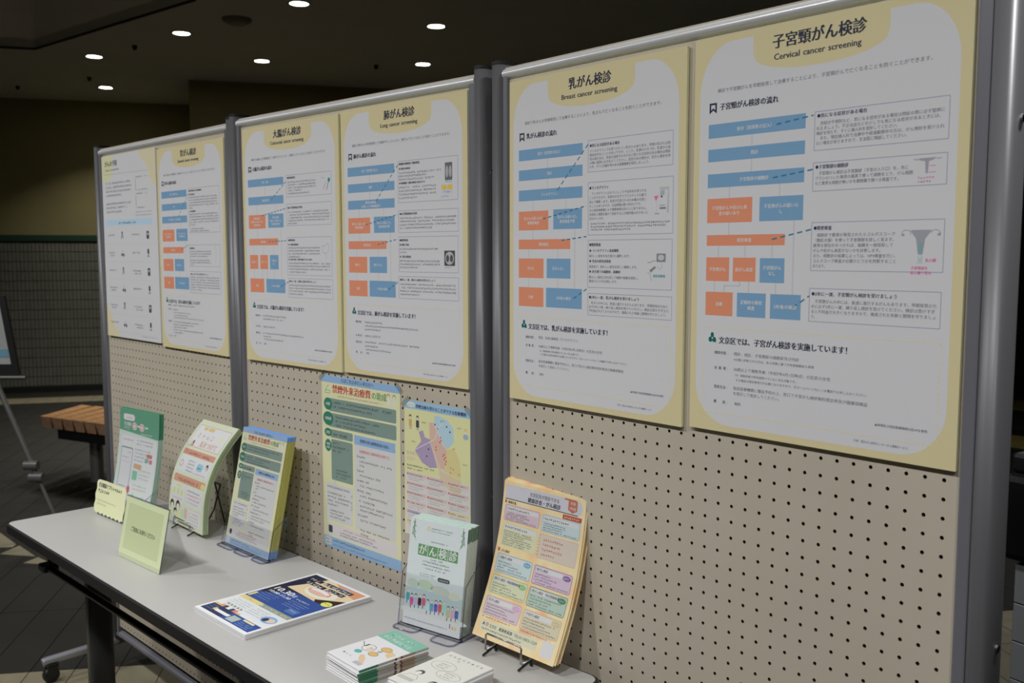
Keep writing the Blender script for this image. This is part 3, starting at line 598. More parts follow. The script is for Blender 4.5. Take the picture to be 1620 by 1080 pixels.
def clinic_map():
    s = Sheet(213, 300)
    yv = C(196, 188, 126); s.rect(0, 0, 213, 300, yv, 0); s.rect(0, 0, 213, 19, C(124, 162, 205), .6)
    s.ell(22, 9.5, 14, 6, K['wht'], 1.4); s.mock(13, 12, 18, 4.5, C(120, 140, 170)); s.text(38, 15, '禁煙治療を受けることができる医療機関', 9, K['navy'], w=160, bold=.3)
    s.poly([(99, 26), (112, 24), (140, 30), (158, 44), (160, 74), (140, 92), (122, 78), (110, 60), (98, 40)], C(146, 176, 200), 1)
    s.poly([(82, 42), (98, 40), (110, 60), (122, 78), (138, 94), (132, 136), (112, 136), (96, 110), (84, 84)], C(196, 152, 134), 1.1)
    s.poly([(48, 66), (62, 62), (68, 76), (84, 78), (96, 110), (108, 136), (84, 140), (58, 132), (34, 108), (56, 86)], C(146, 128, 158), 1.2)
    s.poly([(138, 94), (160, 86), (178, 112), (182, 152), (150, 154), (134, 138)], C(206, 172, 104), 1.1)
    s.poly([(112, 136), (134, 138), (150, 154), (182, 152), (180, 186), (148, 178), (118, 166)], C(204, 168, 136), 1)
    for a in (((34, 108), (100, 76), (112, 50), (130, 34)), ((84, 84), (120, 140), (182, 150)), ((96, 40), (128, 88))): s.poly_line(a, 1.6, C(196, 184, 178), 1.8)
    for x, y, c in ((101, 44, 'navy'), (110, 52, 'red'), (138, 44, 'navy'), (148, 54, 'navy'), (118, 70, 'red'), (120, 76, 'red'), (116, 80, 'red'), (104, 92, 'red'), (104, 98, 'red'), (80, 100, 'navy'), (74, 116, 'navy'), (130, 104, 'red'), (126, 108, 'red'), (134, 110, 'red'), (130, 114, 'red'), (136, 118, 'red'), (134, 124, 'red'), (150, 130, 'ora'), (150, 140, 'ora'), (158, 132, 'ora'), (176, 140, 'ora'), (160, 88, 'ora')):
        s.ell(x, y, 2.1, 2.1, K[c], 2.6, 8)
    for x, y in ((58, 46), (118, 36), (170, 44), (24, 92), (186, 118)): s.mock(x, y, 18, 4.6, C(90, 90, 110))
    for x, c in ((20, C(196, 140, 60)), (44, C(60, 60, 70))):
        s.ell(x, 36, 4, 4.5, C(60, 45, 35), 2); s.ell(x, 38, 3, 3.2, C(205, 180, 160), 2.5); s.rrect(x - 5, 42, x + 5, 58, 2, c, 2); s.rect(x - 3, 58, x + 4, 64, C(150, 150, 150), 2)
    s.ell(196, 46, 5, 6, C(206, 170, 80), 2); s.ell(196, 58, 8, 6, C(130, 150, 170), 2); s.ell(196, 49, 3.4, 3.4, C(205, 185, 165), 2.5)
    s.text(7, 120, 'BUNKYO', 10, C(196, 140, 150), w=44, bold=.2); s.text(7, 133, 'CITY', 10, C(196, 140, 150), w=28, bold=.2)
    s.mock(7, 146, 92, 4.8, K['dk']); s.mock(7, 153, 54, 4.8, K['dk'])
    s.rect(5, 158, 208, 300, C(182, 178, 176), .8)
    cols = (7, 74, 141)
    for i in range(6):
        for k, x in enumerate(cols):
            y = 160 + i * 21 + (0, 0, 0)[k]; c = C(204, 158, 152) if i + (k == 2) < 4 else (C(160, 146, 170) if i == 4 and k < 2 else C(214, 174, 122))
            s.rect(x, y, x + 64, y + 7, c, 1.4); s.ell(x + 3.5, y + 3.5, 2.2, 2.2, K['red'] if i < 4 else K['ora'], 2.5, 8); s.mock(x + 8, y + 5.6, 44, 4.4, K['dk'])
            s.mock(x + 5, y + 12, 54, 3.4, K['mid']); s.mock(x + 5, y + 17, 40, 3.4, K['mid'])
    return s

def health_check():
    s = Sheet(210, 297, 9)
    gr = C(176, 176, 186)
    s.poly([(6, 5), (192, 5), (199, 9), (203, 18), (201, 28), (193, 33), (6, 33)], gr, .8); s.poly([(6, 31.6), (194, 31.6), (192, 33.2), (6, 33.2)], C(70, 72, 80), 1.2)
    s.text(70, 17.5, '文京区民が受診できる', 8.5, K['ink'], w=76, bold=.12); s.text(66, 29, '健康診査・がん検診', 10, K['ink'], w=84, bold=.35)
    s.poly([(158, 5), (186, 5), (190, 8), (190, 25), (179, 30), (168, 25), (168, 8), (158, 8)], C(184, 84, 40), 2); s.text(179, 15, '令和', 7, K['wht'], align='c', bold=.2); s.text(179, 24, '7年度', 6.5, K['wht'], align='c', bold=.2)
    s.rect(157, 35, 203, 43.5, C(180, 48, 34), 1.5); s.mock(161, 41.2, 38, 4.6, C(235, 200, 90))
    s.rrect(6, 34.5, 12, 41, 1.5, C(190, 84, 50), 1.5); s.text(15, 40.5, '健康診査', 6, K['ink'], w=22, bold=.2)
    s.rrect(6, 127, 12, 134, 1.5, C(190, 84, 50), 1.5); s.text(16, 133.5, 'がん検診', 6, K['ink'], w=22, bold=.2)
    def card(x0, y0, x1, y1, edge, fill, title, ls, pill=None, mock=False):
        s.rframe(x0, y0, x1, y1, 4, 1.1, edge, fill, 1)
        s.rrect(x0 + 4, y0 + 3, x1 - 5 if not pill else x1 - 24, y0 + 11, 1, C(190, 190, 192), 2.2)
        s.line(x0 + 4.5, y0 + 4, x0 + 4.5, y0 + 10, 1, edge, 3)
        if title: s.text(x0 + 7, y0 + 9.2, title, 5.8, K['ink'], w=len(title) * 5.7, bold=.2)
        else: s.mock(x0 + 7, y0 + 9.2, 60, 5, K['ink'])
        n = len(ls); pt = (y1 - y0 - 15) / max(1, n)
        for i, w in enumerate(ls): s.mock(x0 + 5, y0 + 17 + i * pt, w, 3.7, K['dk'])
        if pill: s.ell(x1 - 13, y0 + 8.5, 9.5, 5, pill, 3); s.mock(x1 - 19.5, y0 + 10, 12, 4, K['wht'], 5)
    A = C
    card(8, 43, 102, 74, A(200, 120, 136), A(204, 160, 172), None, (58, 70, 50, 84))
    card(107, 44, 202, 76, A(120, 158, 190), A(164, 184, 198), None, (56, 56, 50, 86))
    card(8, 78, 102, 122, A(204, 192, 110), A(200, 194, 140), None, (76, 80, 56, 74, 80, 76, 60))
    s.rrect(107, 80, 202, 125, 1, A(190, 150, 130), 1); s.rrect(108, 81, 201, 124, 1, A(208, 172, 152), 1.6)
    for i, w in enumerate((52, 50, 54, 38)): s.mock(117, 92 + i * 9, w, 5.6, C(196, 66, 52))
    for i in range(7): s.line(105, 84 + i * 6, 110, 82.5 + i * 6, .8, C(130, 120, 110), 3)
    card(8, 137, 102, 173, A(90, 144, 190), A(166, 190, 208), '大腸がん検診', (40, 56, 70, 84), A(80, 150, 205))
    card(107, 138, 202, 173, A(130, 84, 150), A(186, 158, 182), '胃がん検診', (44, 58, 46, 88), A(120, 84, 150))
    card(8, 178, 102, 213, A(110, 170, 70), A(182, 194, 142), '肺がん検診・喀痰細胞検査', (40, 52, 68, 86), A(110, 170, 80))
    card(107, 178, 202, 214, A(50, 120, 90), A(150, 176, 156), '胃がん検診・胃内視鏡検査', (80, 56, 50, 88), A(50, 120, 80))
    card(8, 219, 102, 255, A(214, 120, 150), A(206, 166, 176), '乳がん検診', (76, 52, 60, 84), A(216, 140, 180))
    card(107, 220, 202, 256, A(214, 150, 70), A(206, 176, 140), '子宮がん検診', (80, 58, 72, 88), A(222, 160, 90))
    s.mock(10, 260, 80, 3.4, K['dk']); s.mock(112, 260, 70, 3.4, K['dk'])
    s.rect(14, 264, 160, 284, C(204, 198, 150), 1)
    s.text(18, 274, 'A', 9, K['ink'], bold=.4); s.ell(30, 270.8, 3.4, 3.4, C(214, 60, 90), 2); s.ell(30, 270.8, 1.6, 1.6, K['wht'], 3)
    s.text(36, 274, '文京区', 6.6, K['dk'], bold=.1); s.text(62, 274, '健康推進課', 7, K['ink'], bold=.25); s.text(102, 274, 'TEL03-5803-1229', 7.2, K['dk'], w=58)
    s.mock(18, 281.5, 110, 4.6, K['dk'])
    s.rect(172, 261, 200, 289, C(196, 190, 186), 2)
    return s

def cancer_booklet():
    s = Sheet(148, 210)
    bg = C(176, 186, 186); g = C(74, 132, 74)
    s.rect(0, 0, 148, 210, bg, 0)
    s.ell(49, 15, 4.4, 4.4, C(196, 160, 90), 1.5); s.ell(49, 15, 2.4, 2.8, bg, 2); s.mock(56, 15, 56, 3.4, K['dk']); s.mock(56, 20, 54, 2.6, K['gray'])
    for x0, d in ((12, 1), (136, -1)):
        for k in range(9):
            a = -1.0 + .35 * k; ln = 9 + 3 * (k % 3); cx, cy = x0, 4 + k * 3.6
            s.line(cx, cy, cx - d * ln * math.cos(a) * .6 + d * 4, cy + ln * .7, .9, C(40, 80, 52) if k % 2 else C(96, 132, 92), 2)
            s.ell(cx - d * 3 + (k % 3) * d * 2.5, cy + 4, 2.4, 1.2, C(84, 130, 80), 2.2, 8)
        s.line(x0, 0, x0 - d * 6, 34, .8, C(40, 60, 44), 2.1)
    s.mock(57, 41, 44, 3.6, K['gray'])
    for i, c in enumerate('がん検診'):
        x = 25.5 + i * 26; s.rect(x, 48, x + 24.6, 70, g, 1.4); s.text(x + 12.3, 66.3, c, 21, K['wht'], align='c', bold=.6)
    for y, x, w in ((76, 60, 34), (82, 40, 70), (88.5, 39, 72), (95, 49, 54)): s.mock(x, y, w, 4, K['dk'])
    s.mock(35, 106, 44, 3, K['gray']); s.mock(35, 110, 38, 3, K['gray']); s.rrect(82, 105, 113, 113, 3.8, C(60, 64, 66), 1.5); s.mock(86, 111, 24, 4, K['wht'], 4)
    for x, y, rx, ry, c in ((20, 128, 16, 9, C(164, 178, 160)), (52, 126, 20, 10, C(160, 180, 150)), (90, 130, 24, 9, C(166, 174, 160)), (126, 134, 16, 8, C(176, 182, 160))): s.ell(x, y, rx, ry, c, 1.2)
    s.rect(0, 136, 148, 180, C(150, 172, 176), 1.0); s.ell(74, 182, 90, 9, C(176, 182, 178), 1.3)
    cs = [C(40, 140, 150), C(186, 50, 120), C(150, 150, 190), C(60, 30, 40), C(200, 60, 110), C(150, 190, 190), C(50, 140, 160), C(90, 60, 170), C(180, 60, 60), C(120, 190, 160), C(150, 160, 110), C(190, 130, 150), C(60, 80, 150)]
    for i, c in enumerate(cs):
        x = 9 + i * 10.6; y = 152 + (i * 7) % 9 + i * .6
        s.ell(x, y - 7.5, 3.4, 3.8, C(70, 50, 40) if i % 3 else C(176, 150, 80), 2.2, 10); s.ell(x, y - 6.5, 2.6, 2.8, C(205, 180, 165), 2.6, 10)
        s.rrect(x - 4.6, y - 3.5, x + 4.6, y + 12, 3, c, 2); s.rect(x - 2.6, y + 11, x - .6, y + 18, C(60, 60, 70), 1.8); s.rect(x + .8, y + 11, x + 2.8, y + 18, C(190, 180, 170), 1.8)
    s.rect(0, 184, 148, 210, C(182, 186, 186), 1.5); s.mock(4, 200, 112, 3.6, K['dk']); s.rect(121, 187, 123, 196, K['dk'], 2); s.ell(129, 194, 3, 4, C(206, 160, 90), 2); s.ell(136, 194, 3, 4, C(206, 170, 110), 2)
    return s

def seminar_flyer():
    s = Sheet(210, 297); N = C(30, 62, 128)
    s.rect(0, 0, 210, 297, C(186, 188, 190), 0)
    s.rect(8, 8, 202, 186, C(24, 28, 52), .6)
    s.poly([(60, 8), (202, 8), (202, 104), (150, 104), (30, 96), (44, 60), (52, 30)], C(206, 166, 130), 1)
    s.poly([(90, 8), (202, 8), (202, 40), (150, 30)], C(180, 120, 80), 1.3)
    s.ell(118, 66, 52, 26, C(220, 186, 168), 1.6); s.ell(112, 66, 40, 15, C(206, 116, 100), 1.9); s.ell(110, 63, 33, 9, C(232, 214, 200), 2.2); s.ell(112, 72, 36, 7, C(222, 146, 128), 2.4)
    s.poly([(140, 96), (202, 60), (202, 104), (150, 104)], C(40, 22, 20), 2.6)
    s.poly([(118, 20), (150, 14), (168, 26), (150, 34)], C(120, 150, 210), 2.1)
    for i, (x, y, w) in enumerate(((22, 34, 46), (76, 32, 100), (34, 52, 70), (110, 50, 62))): s.rect(x - 1, y - 12, x + w, y + 1, C(26, 24, 34), 2.8); s.mock(x, y, w, 12, K['wht'], 3.4)
    s.poly([(8, 104), (202, 104), (202, 186), (8, 186)], N, 1.5); s.poly([(8, 100), (70, 104), (30, 150), (8, 150)], C(22, 26, 50), 1.8)
    s.text(14, 124, '10.30', 24, K['wht'], w=74, bold=1.1); s.text(90, 123, '日', 13, K['wht'], bold=.5); s.text(20, 138, '10:00-11:30', 12, K['wht'], w=84, bold=.6)
    for i, w in enumerate((58, 60, 54, 62)): s.mock(24, 149 + i * 8.5, w, 4.8, C(120, 140, 180), 3)
    s.mock(112, 126, 52, 7, K['wht'], 3.4)
    for i, w in enumerate((68, 66, 60, 40)): s.mock(112, 136 + i * 8, w, 4.2, C(130, 150, 190), 3)
    s.ell(184, 96, 15, 11, C(212, 204, 60), 3.2); s.mock(174, 96, 20, 5, K['dk'], 4); s.rrect(150, 158, 186, 178, 2, C(60, 94, 150), 2); s.mock(154, 168, 26, 5, K['wht'], 3)
    s.rect(8, 186, 202, 200, C(206, 168, 82), 1.6); s.poly([(90, 186), (202, 186), (202, 200), (90, 200)], C(120, 130, 110), 1.8); s.mock(14, 197, 182, 8.5, K['wht'], 3); s.rect(12, 160, 20, 182, C(206, 180, 90), 2.6)
    s.rect(8, 200, 202, 250, C(180, 184, 192), .8)
    for i in range(4): s.mock(20, 212 + i * 8, 70, 4.2, K['mid']); s.mock(96, 212 + i * 8, 60, 4.2, K['mid'])
    s.ell(176, 226, 23, 15, C(96, 140, 200), 1.6); s.ell(182, 226, 13, 9, C(214, 160, 140), 2); s.ell(168, 229, 8, 8, C(50, 40, 46), 2.3)
    s.rect(8, 250, 110, 257, C(206, 150, 80), 1.2); 
    for i, c in enumerate((C(200, 120, 90), C(60, 50, 60), C(200, 196, 200), C(40, 50, 90), C(190, 100, 90))):
        x = 34 + i * 13; s.ell(x, 240, 4, 4.6, C(50, 36, 34), 2.2); s.ell(x, 241.5, 3, 3.2, C(214, 176, 156), 2.6); s.rrect(x - 6, 245, x + 6, 256, 3, c, 2)
    s.rect(8, 256, 202, 288, N, 1.4); s.rect(8, 256, 90, 288, C(34, 44, 76), 1.7); s.rrect(46, 268, 100, 277, 1.5, C(190, 190, 200), 2.4); s.rect(36, 266, 46, 276, C(206, 160, 90), 2.6); s.rect(104, 262, 134, 284, C(140, 150, 140), 2.4); s.rect(140, 258, 180, 264, C(206, 176, 120), 2.4)
    for i in range(3): s.mock(14, 264 + i * 8, 28, 4, C(120, 136, 170), 3); s.mock(142, 272 + i * 6, 50, 4, C(130, 160, 210), 3)
    return s

def app_leaflet():
    s = Sheet(210, 297, 9); g = C(62, 140, 106)
    s.rect(0, 0, 210, 297, C(168, 184, 176), 0); s.poly([(0, 0), (210, 0), (210, 72), (0, 62)], g, .6)
    s.rrect(20, 14, 82, 32, 8, C(196, 190, 194), 1.6); s.mock(28, 27, 46, 7, C(200, 110, 130), 3)
    s.text(24, 47, '文京健康', 12, K['wht'], w=40, bold=.4); s.text(24, 59, 'アプリ', 11, K['wht'], w=34, bold=.4)
    for i, x in enumerate((82, 122)): s.ell(x, 46, 13, 11, C(200, 180, 180), 1.8); s.ell(x, 46, 10, 8, C(204, 110, 110), 2.4); s.ell(x, 46, 6, 5, K['wht'], 2.9)
    for x in (98, 140): s.rect(x, 42, x + 14, 47, K['wht'], 2)
    s.mock(118, 66, 60, 6, K['wht'], 3)
    s.rrect(16, 76, 204, 292, 5, C(182, 188, 188), .9)
    s.mock(22, 90, 62, 6, C(196, 90, 90)); s.mock(100, 86, 90, 6, C(110, 100, 120)); s.mock(100, 96, 84, 6, C(110, 100, 120))
    s.rrect(18, 108, 82, 250, 6, C(120, 128, 132), 1.2); s.rrect(20.5, 112, 79.5, 246, 4, C(180, 182, 194), 1.9)
    s.mock(52, 124, 22, 5, C(190, 80, 100)); s.mock(26, 140, 44, 5, C(150, 110, 130)); s.mock(26, 152, 46, 5, C(160, 150, 160)); s.mock(26, 222, 44, 5, K['dk'], 3); s.rrect(26, 228, 66, 240, 4, C(60, 120, 190), 2.6)
    for i, w in enumerate((88, 92, 80, 70)): s.mock(92, 112 + i * 10, w, 5.6, C(90, 120, 120))
    s.rrect(156, 116, 186, 127, 4, C(200, 96, 70), 2.6); s.rrect(150, 130, 168, 141, 4, C(90, 160, 140), 2.6); s.rrect(172, 130, 188, 142, 4, C(206, 90, 120), 2.6)
    s.rrect(94, 150, 136, 164, 5, C(214, 140, 90), 2); s.rrect(92, 170, 118, 196, 3, C(96, 170, 140), 2); s.mock(122, 168, 68, 6, C(196, 120, 90)); s.mock(124, 180, 66, 5.6, C(110, 150, 130)); s.mock(124, 190, 60, 5.6, C(110, 150, 130)); s.mock(104, 212, 76, 5.6, C(90, 150, 130)); s.mock(104, 222, 76, 5.6, C(200, 120, 100))
    s.ell(82, 226, 9, 11, C(206, 70, 100), 3)
    s.poly([(98, 292), (100, 244), (112, 232), (124, 244), (128, 292)], C(130, 176, 130), 2); s.poly([(134, 292), (136, 240), (170, 236), (176, 292)], C(150, 176, 156), 2); s.rect(104, 270, 118, 292, C(70, 110, 90), 2.6)
    return s

def window_leaflet():
    s = Sheet(210, 297, 9); bg = C(176, 188, 150); w = C(182, 184, 184); o = C(206, 128, 96)
    s.rect(0, 0, 210, 297, bg, 0)
    s.rframe(12, 16, 198, 84, 2, 1.5, C(196, 120, 100), w, .8)
    s.rrect(44, 20, 66, 30, 4, C(206, 160, 60), 2); s.rrect(70, 20, 106, 30, 4, C(206, 160, 60), 2)
    for i, x in enumerate((36, 62, 88, 114)): s.mock(x, 56, 22, 20, C(204, 150, 130), 2.5)
    s.text(76, 78, '気をつけて', 20, C(206, 130, 84), w=100, bold=.8)
    s.rrect(160, 32, 178, 56, 8, C(212, 196, 140), 2); s.ell(38, 70, 5, 5, C(120, 60, 40), 2); s.rrect(30, 74, 46, 82, 3, o, 2)
    s.rrect(12, 92, 198, 108, 3, C(204, 116, 88), 1); s.mock(28, 105, 150, 9, C(120, 50, 40))
    s.rframe(12, 110, 198, 156, 2, 1, C(160, 190, 200), w, 1); s.ell(30, 134, 10, 10, C(206, 120, 120), 2); s.ell(30, 134, 7, 7, w, 2.8)
    for i in range(4): s.mock(66, 124 + i * 9, 44, 5, K['dk'])
    s.rrect(122, 122, 156, 142, 6, C(110, 170, 200), 2); s.mock(126, 136, 26, 6, K['navy'], 3); s.ell(176, 126, 7, 9, C(60, 44, 40), 2); s.ell(175, 129, 5, 6, C(212, 180, 160), 2.5); s.mock(110, 152, 76, 5, C(200, 90, 130))
    s.rrect(12, 164, 198, 184, 4, C(208, 124, 92), 1); s.mock(40, 180, 120, 10, C(130, 50, 40)); s.ell(186, 176, 11, 8, C(216, 180, 60), 2)
    s.rrect(14, 188, 92, 238, 2, w, 1); s.rrect(98, 188, 196, 238, 2, w, 1); s.rrect(40, 190, 64, 198, 3, C(210, 206, 70), 2)
    for i in range(3): s.ell(28 + i * 23, 210, 7, 9, C(176, 190, 70), 2)
    s.mock(20, 230, 64, 5, C(206, 80, 130)); s.mock(106, 200, 80, 5.5, K['navy']); s.mock(106, 210, 84, 6, C(200, 70, 120)); s.mock(106, 220, 84, 6, C(200, 70, 120)); s.mock(106, 230, 70, 5, K['mid'])
    for x, y, r, c in ((20, 250, 12, C(60, 40, 36)), (56, 248, 13, C(60, 40, 36)), (40, 266, 9, C(50, 36, 34))):
        s.ell(x, y, r, r * 1.15, c, 2); s.ell(x + 1, y + 4, r * .72, r * .8, C(220, 190, 164), 2.6); s.poly([(x - r * .9, y + r * 2.6), (x - r * .6, y + r), (x + r * .6, y + r), (x + r * .9, y + r * 2.6)], C(196, 190, 110) if r > 10 else C(96, 140, 190), 1.8)
    s.rrect(78, 252, 92, 280, 6, C(160, 196, 120), 2); s.rrect(96, 246, 114, 276, 7, C(214, 150, 160), 2)
    s.rframe(122, 244, 196, 288, 2, .8, C(190, 150, 140), w, 1)
    for i in range(4): s.mock(128, 256 + i * 9, 58, 5, C(180, 90, 90) if i < 2 else K['mid'])
    return s

def free_sign():
    s = Sheet(210, 148)
    s.rect(0, 0, 210, 148, C(170, 177, 143), 0)
    s.rect(18, 16, 190, 124, C(158, 166, 130), 1)
    s.frame(18, 16, 190, 124, .8, C(140, 154, 120), 1.5)
    s.text(104, 78, 'ご自由にお持ちください', 13, C(34, 40, 30), w=122, align='c', bold=.3)
    return s
def app_card():
    s = Sheet(190, 100); 
    p = [(6, 14), (10, 6), (22, 3), (60, 2), (182, 4), (188, 16), (186, 34), (190, 60), (184, 80), (186, 94)]
    p += [(180 - i * 12, 95 + (3 if i % 2 else -2)) for i in range(14)] + [(8, 92), (3, 78), (8, 62), (3, 46), (9, 30)]
    s.poly(p, C(184, 196, 150), 0); s.text(18, 22, '文京健康アプリ', 14, K['ink'], w=84, bold=.6); s.mock(104, 22, 60, 12, K['ink']); s.mock(18, 38, 92, 12, K['ink'])
    s.mock(18, 62, 120, 6, C(130, 150, 110)); s.mock(18, 72, 60, 6, C(130, 150, 110))
    return s
def small_booklet_cover():
    s = Sheet(105, 148)
    s.rect(0, 0, 105, 148, C(184, 184, 188), 0); s.rect(0, 0, 105, 40, C(96, 158, 138), .8)
    s.mock(14, 17, 78, 9, K['wht'], 3)
    s.mock(8, 33, 90, 12, K['wht'], 3)
    d = C(60, 44, 40); o = C(206, 148, 70)
    s.ell(36, 82, 15, 13, d, 1.5); s.ell(36, 82, 14, 12, C(192, 188, 180), 1.9); s.ell(42, 84, 8, 8, C(186, 170, 150), 2.3); s.ell(40, 80, 1.4, 1.4, d, 3); s.rect(22, 72, 26, 82, d, 2.4)
    s.ell(34, 104, 9, 6.5, C(60, 150, 140), 1.6)
    s.ell(66, 64, 13, 9, d, 1.5); s.ell(66, 64, 12.2, 8.2, o, 2); s.ell(64, 92, 12, 8, d, 1.5); s.ell(64, 92, 11.2, 7.2, o, 2); s.line(66, 72, 64, 85, 1.6, d); s.line(58, 78, 70, 78, 1.2, d)
    s.poly_line([(4, 72), (14, 78), (24, 84)], 1.3, d)
    s.poly([(54, 104), (70, 112), (84, 126), (80, 132), (62, 122), (50, 110)], C(214, 160, 120), 1.4); s.poly([(76, 60), (98, 66), (96, 84), (80, 78)], C(214, 160, 110), 1.3)
    s.rect(66, 128, 88, 138, C(150, 150, 156), 1.5); s.ell(20, 124, 2.2, 2.2, K['dk'], 2); s.mock(26, 126, 20, 4, K['mid'])
    return s
def talk_booklet_cover():
    s = Sheet(105, 148); d = C(130, 128, 124)
    s.rect(0, 0, 105, 148, C(184, 184, 176), 0)
    for i in range(8): s.mock(10 + i * 11, 16, 7, 7, C(120, 122, 120), 3)
    s.mock(40, 24, 14, 5, C(130, 130, 130))
    for cx, cy, rx, ry in ((36, 52, 27, 16), (70, 74, 26, 14)):
        n = 20
        pts = [(cx + rx * math.cos(2 * PI * k / n), cy + ry * math.sin(2 * PI * k / n)) for k in range(n + 1)]; s.poly_line(pts, .8, d, 2)
        for i in range(3): s.mock(cx - 13, cy - 5 + i * 7, 26, 4, d)
    for x, y in ((24, 96), (72, 112)):
        s.ell(x, y, 8.5, 9, C(70, 66, 64), 1.6); s.ell(x - 1, y + 3, 6, 6.5, C(196, 190, 184), 2); s.poly_line([(x - 16, y + 24), (x - 9, y + 13), (x + 9, y + 13), (x + 16, y + 24)], 1, d)
    s.rect(4, 122, 40, 132, C(160, 158, 152), 1.4)
    return s

# ================================================================== THE SETTING
O2 = Vector((-9.3, 1.66)); RU = Vector((.431, .902)); RM = Vector((.902, -.431))
RANG = math.atan2(RM.y, RM.x)
def rm(u, m): p = O2 + RU * u + RM * m; return (p.x, p.y)
U0, U1, M1 = -9.0, 16.0, 14.6
def slab_um(mb, u0, u1, m0, m1, z0, z1):
    mb.prism([rm(u0, m0), rm(u0, m1), rm(u1, m1), rm(u1, m0)], z0, z1)
def struct(name, mb, m):
    o = mb.build(name, m); o['kind'] = 'structure'; return o

# floor: slab, then tiles
b = MB(); slab_um(b, U0, U1, 0, M1, -.1, -.004); floor = struct('floor', b, 'joint')
GU = Vector((-.848, .53)); GV = Vector((.53, .848))
GANG = math.atan2(GV.y, GV.x)
def floor_tiles():
    near = []; far = MB(); 
    def tile_mesh(w, h, t=.004):
        mb = MB(); mb.prism([(-w / 2 + .0015, -h / 2 + .0015), (w / 2 - .0015, -h / 2 + .0015), (w / 2 - .0015, h / 2 - .0015), (-w / 2 + .0015, h / 2 - .0015)], -t, 0)
        return mb.mesh('floor_tile')
    me_s = tile_mesh(.15, .6); me_s.materials.append(M['slate']); me_b = tile_mesh(.15, .3); me_b.materials.append(M['beige'])
    cam = Vector((1.41, -1.19)); look = Vector((-.7564, .654))
    cand = []
    for iu in range(-12, 26):
        for iv in range(-50, 60):
            for kind in ('s',):
                uu = 1.58 + .6 * iu + .3; vv = -1.423 + .15 * iv + .075
                if iu < 0:
                    if iu >= -1: 
                        for h in (0, 1): cand.append(('b', 1.58 - .6 + .3 * h + .15, vv))
                    else: cand.append(('s', uu, vv))
                else: cand.append(('s', uu, vv))
    rows = []
    for kd, uu, vv in cand:
        p = GU * uu + GV * vv; q = p - O2; m = q.dot(RM); u = q.dot(RU)
        if m < .86 or m > M1 - .4 or u < U0 + .3 or u > U1 - .3: continue
        d = p - cam; dep = d.dot(look); lat = d.x * look.y - d.y * look.x
        seen = dep > .5 and (810 + 1511 * lat / dep) < 330 and (810 + 1511 * lat / dep) > -60 and p.x < -1.1
        if seen: y = 402 + 1511 * 1.44 / dep; seen = y < 1110
        rows.append((d.length, seen, kd, p))
    rows.sort(key=lambda r: (not r[1], r[0]))
    nb = ns = 0
    farb = MB()
    for i, (dd, seen, kd, p) in enumerate(rows):
        if seen and i < 270:
            o = bpy.data.objects.new('tile', me_b if kd == 'b' else me_s); COL.objects.link(o); o.parent = floor
            o.location = (p.x, p.y, random.uniform(-.0004, .0)); o.rotation_euler = (0, 0, GANG - PI / 2 + PI / 2 * 0)
            o.rotation_euler.z = math.atan2(GU.y, GU.x) - PI / 2
        elif dd < 9:
            hu = .3 if kd == 's' else .15
            a, c = GU * (hu - .0015), GV * (.075 - .0015)
            t = far if kd == 's' else farb
            P = [p + a + c, p - a + c, p - a - c, p + a - c]
            n = len(t.v); t.v += [(q.x, q.y, -.0002) for q in P]; t.f.append((n + 3, n + 2, n + 1, n)); t.sm.append(False)
    o = far.build('tile_field', 'slate', floor); o['kind'] = 'stuff'; o = farb.build('beige_tile_field', 'beige', floor); o['kind'] = 'stuff'
    fl = MB()
    # continuous dark paving further off, cut round the tiled field by height
    for name, m, quads in (('tile', 'beige', [[(-3.99, -.03), (-3.72, -.02), (-3.68, -.045), (-3.72, -.1), (-3.95, -.13)], [(-3.60, -.12), (-3.686, -.013), (-3.45, .0)], [(-3.38, -.07), (-3.43, .006), (-3.26, .03)]]),):
        for q in quads:
            mb = MB(); mb.prism(q[::-1], -.002, .0012); mb.build(name, m, floor)
    for k in range(24):
        u = -4 + k * .3
        mb = MB(); slab_um(mb, u + .002, u + .298, .45, .83, -.004, .0005); mb.build('tile', 'beige', floor)
    for k in range(12):
        for z, (m0, m1) in enumerate(((.02, .44),)):
            pass
    mb = MB()
    for k in range(60): slab_um(mb, -8 + k * .4, -8 + k * .4 + .397, .02, .447, -.004, 0)
    o = mb.build('wall_edge_tiles', 'slate', floor); o['kind'] = 'stuff'
    # yellow guide strips far behind the panels on the right
    for x, y, w, h in ((-.48, 3.66, .9, .3), (-1.6, 6.5, .9, .5), (-2.4, 8.4, .9, .6)):
        for k in range(3):
            mb = MB(); mb.box(x - .45 + k * .302, x - .45 + k * .302 + .298, y - h / 2, y + h / 2, -.002, .003); mb.build('tile', 'yel', floor)
floor_tiles()

# walls
b = MB(); slab_um(b, U0, U1, -.15, 0, 0, CEIL + .5); wall_back = struct('wall_back', b, 'wall')
b = MB(); slab_um(b, 1.55, U1, .0, 1.55, 0, CEIL + .5); struct('wall_corner', b, 'wall')
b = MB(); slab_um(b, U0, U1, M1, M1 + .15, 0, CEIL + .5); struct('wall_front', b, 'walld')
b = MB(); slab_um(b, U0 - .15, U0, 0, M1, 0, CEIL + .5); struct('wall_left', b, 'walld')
b = MB(); slab_um(b, U1, U1 + .15, 0, M1, 0, CEIL + .5); struct('wall_right', b, 'walld')
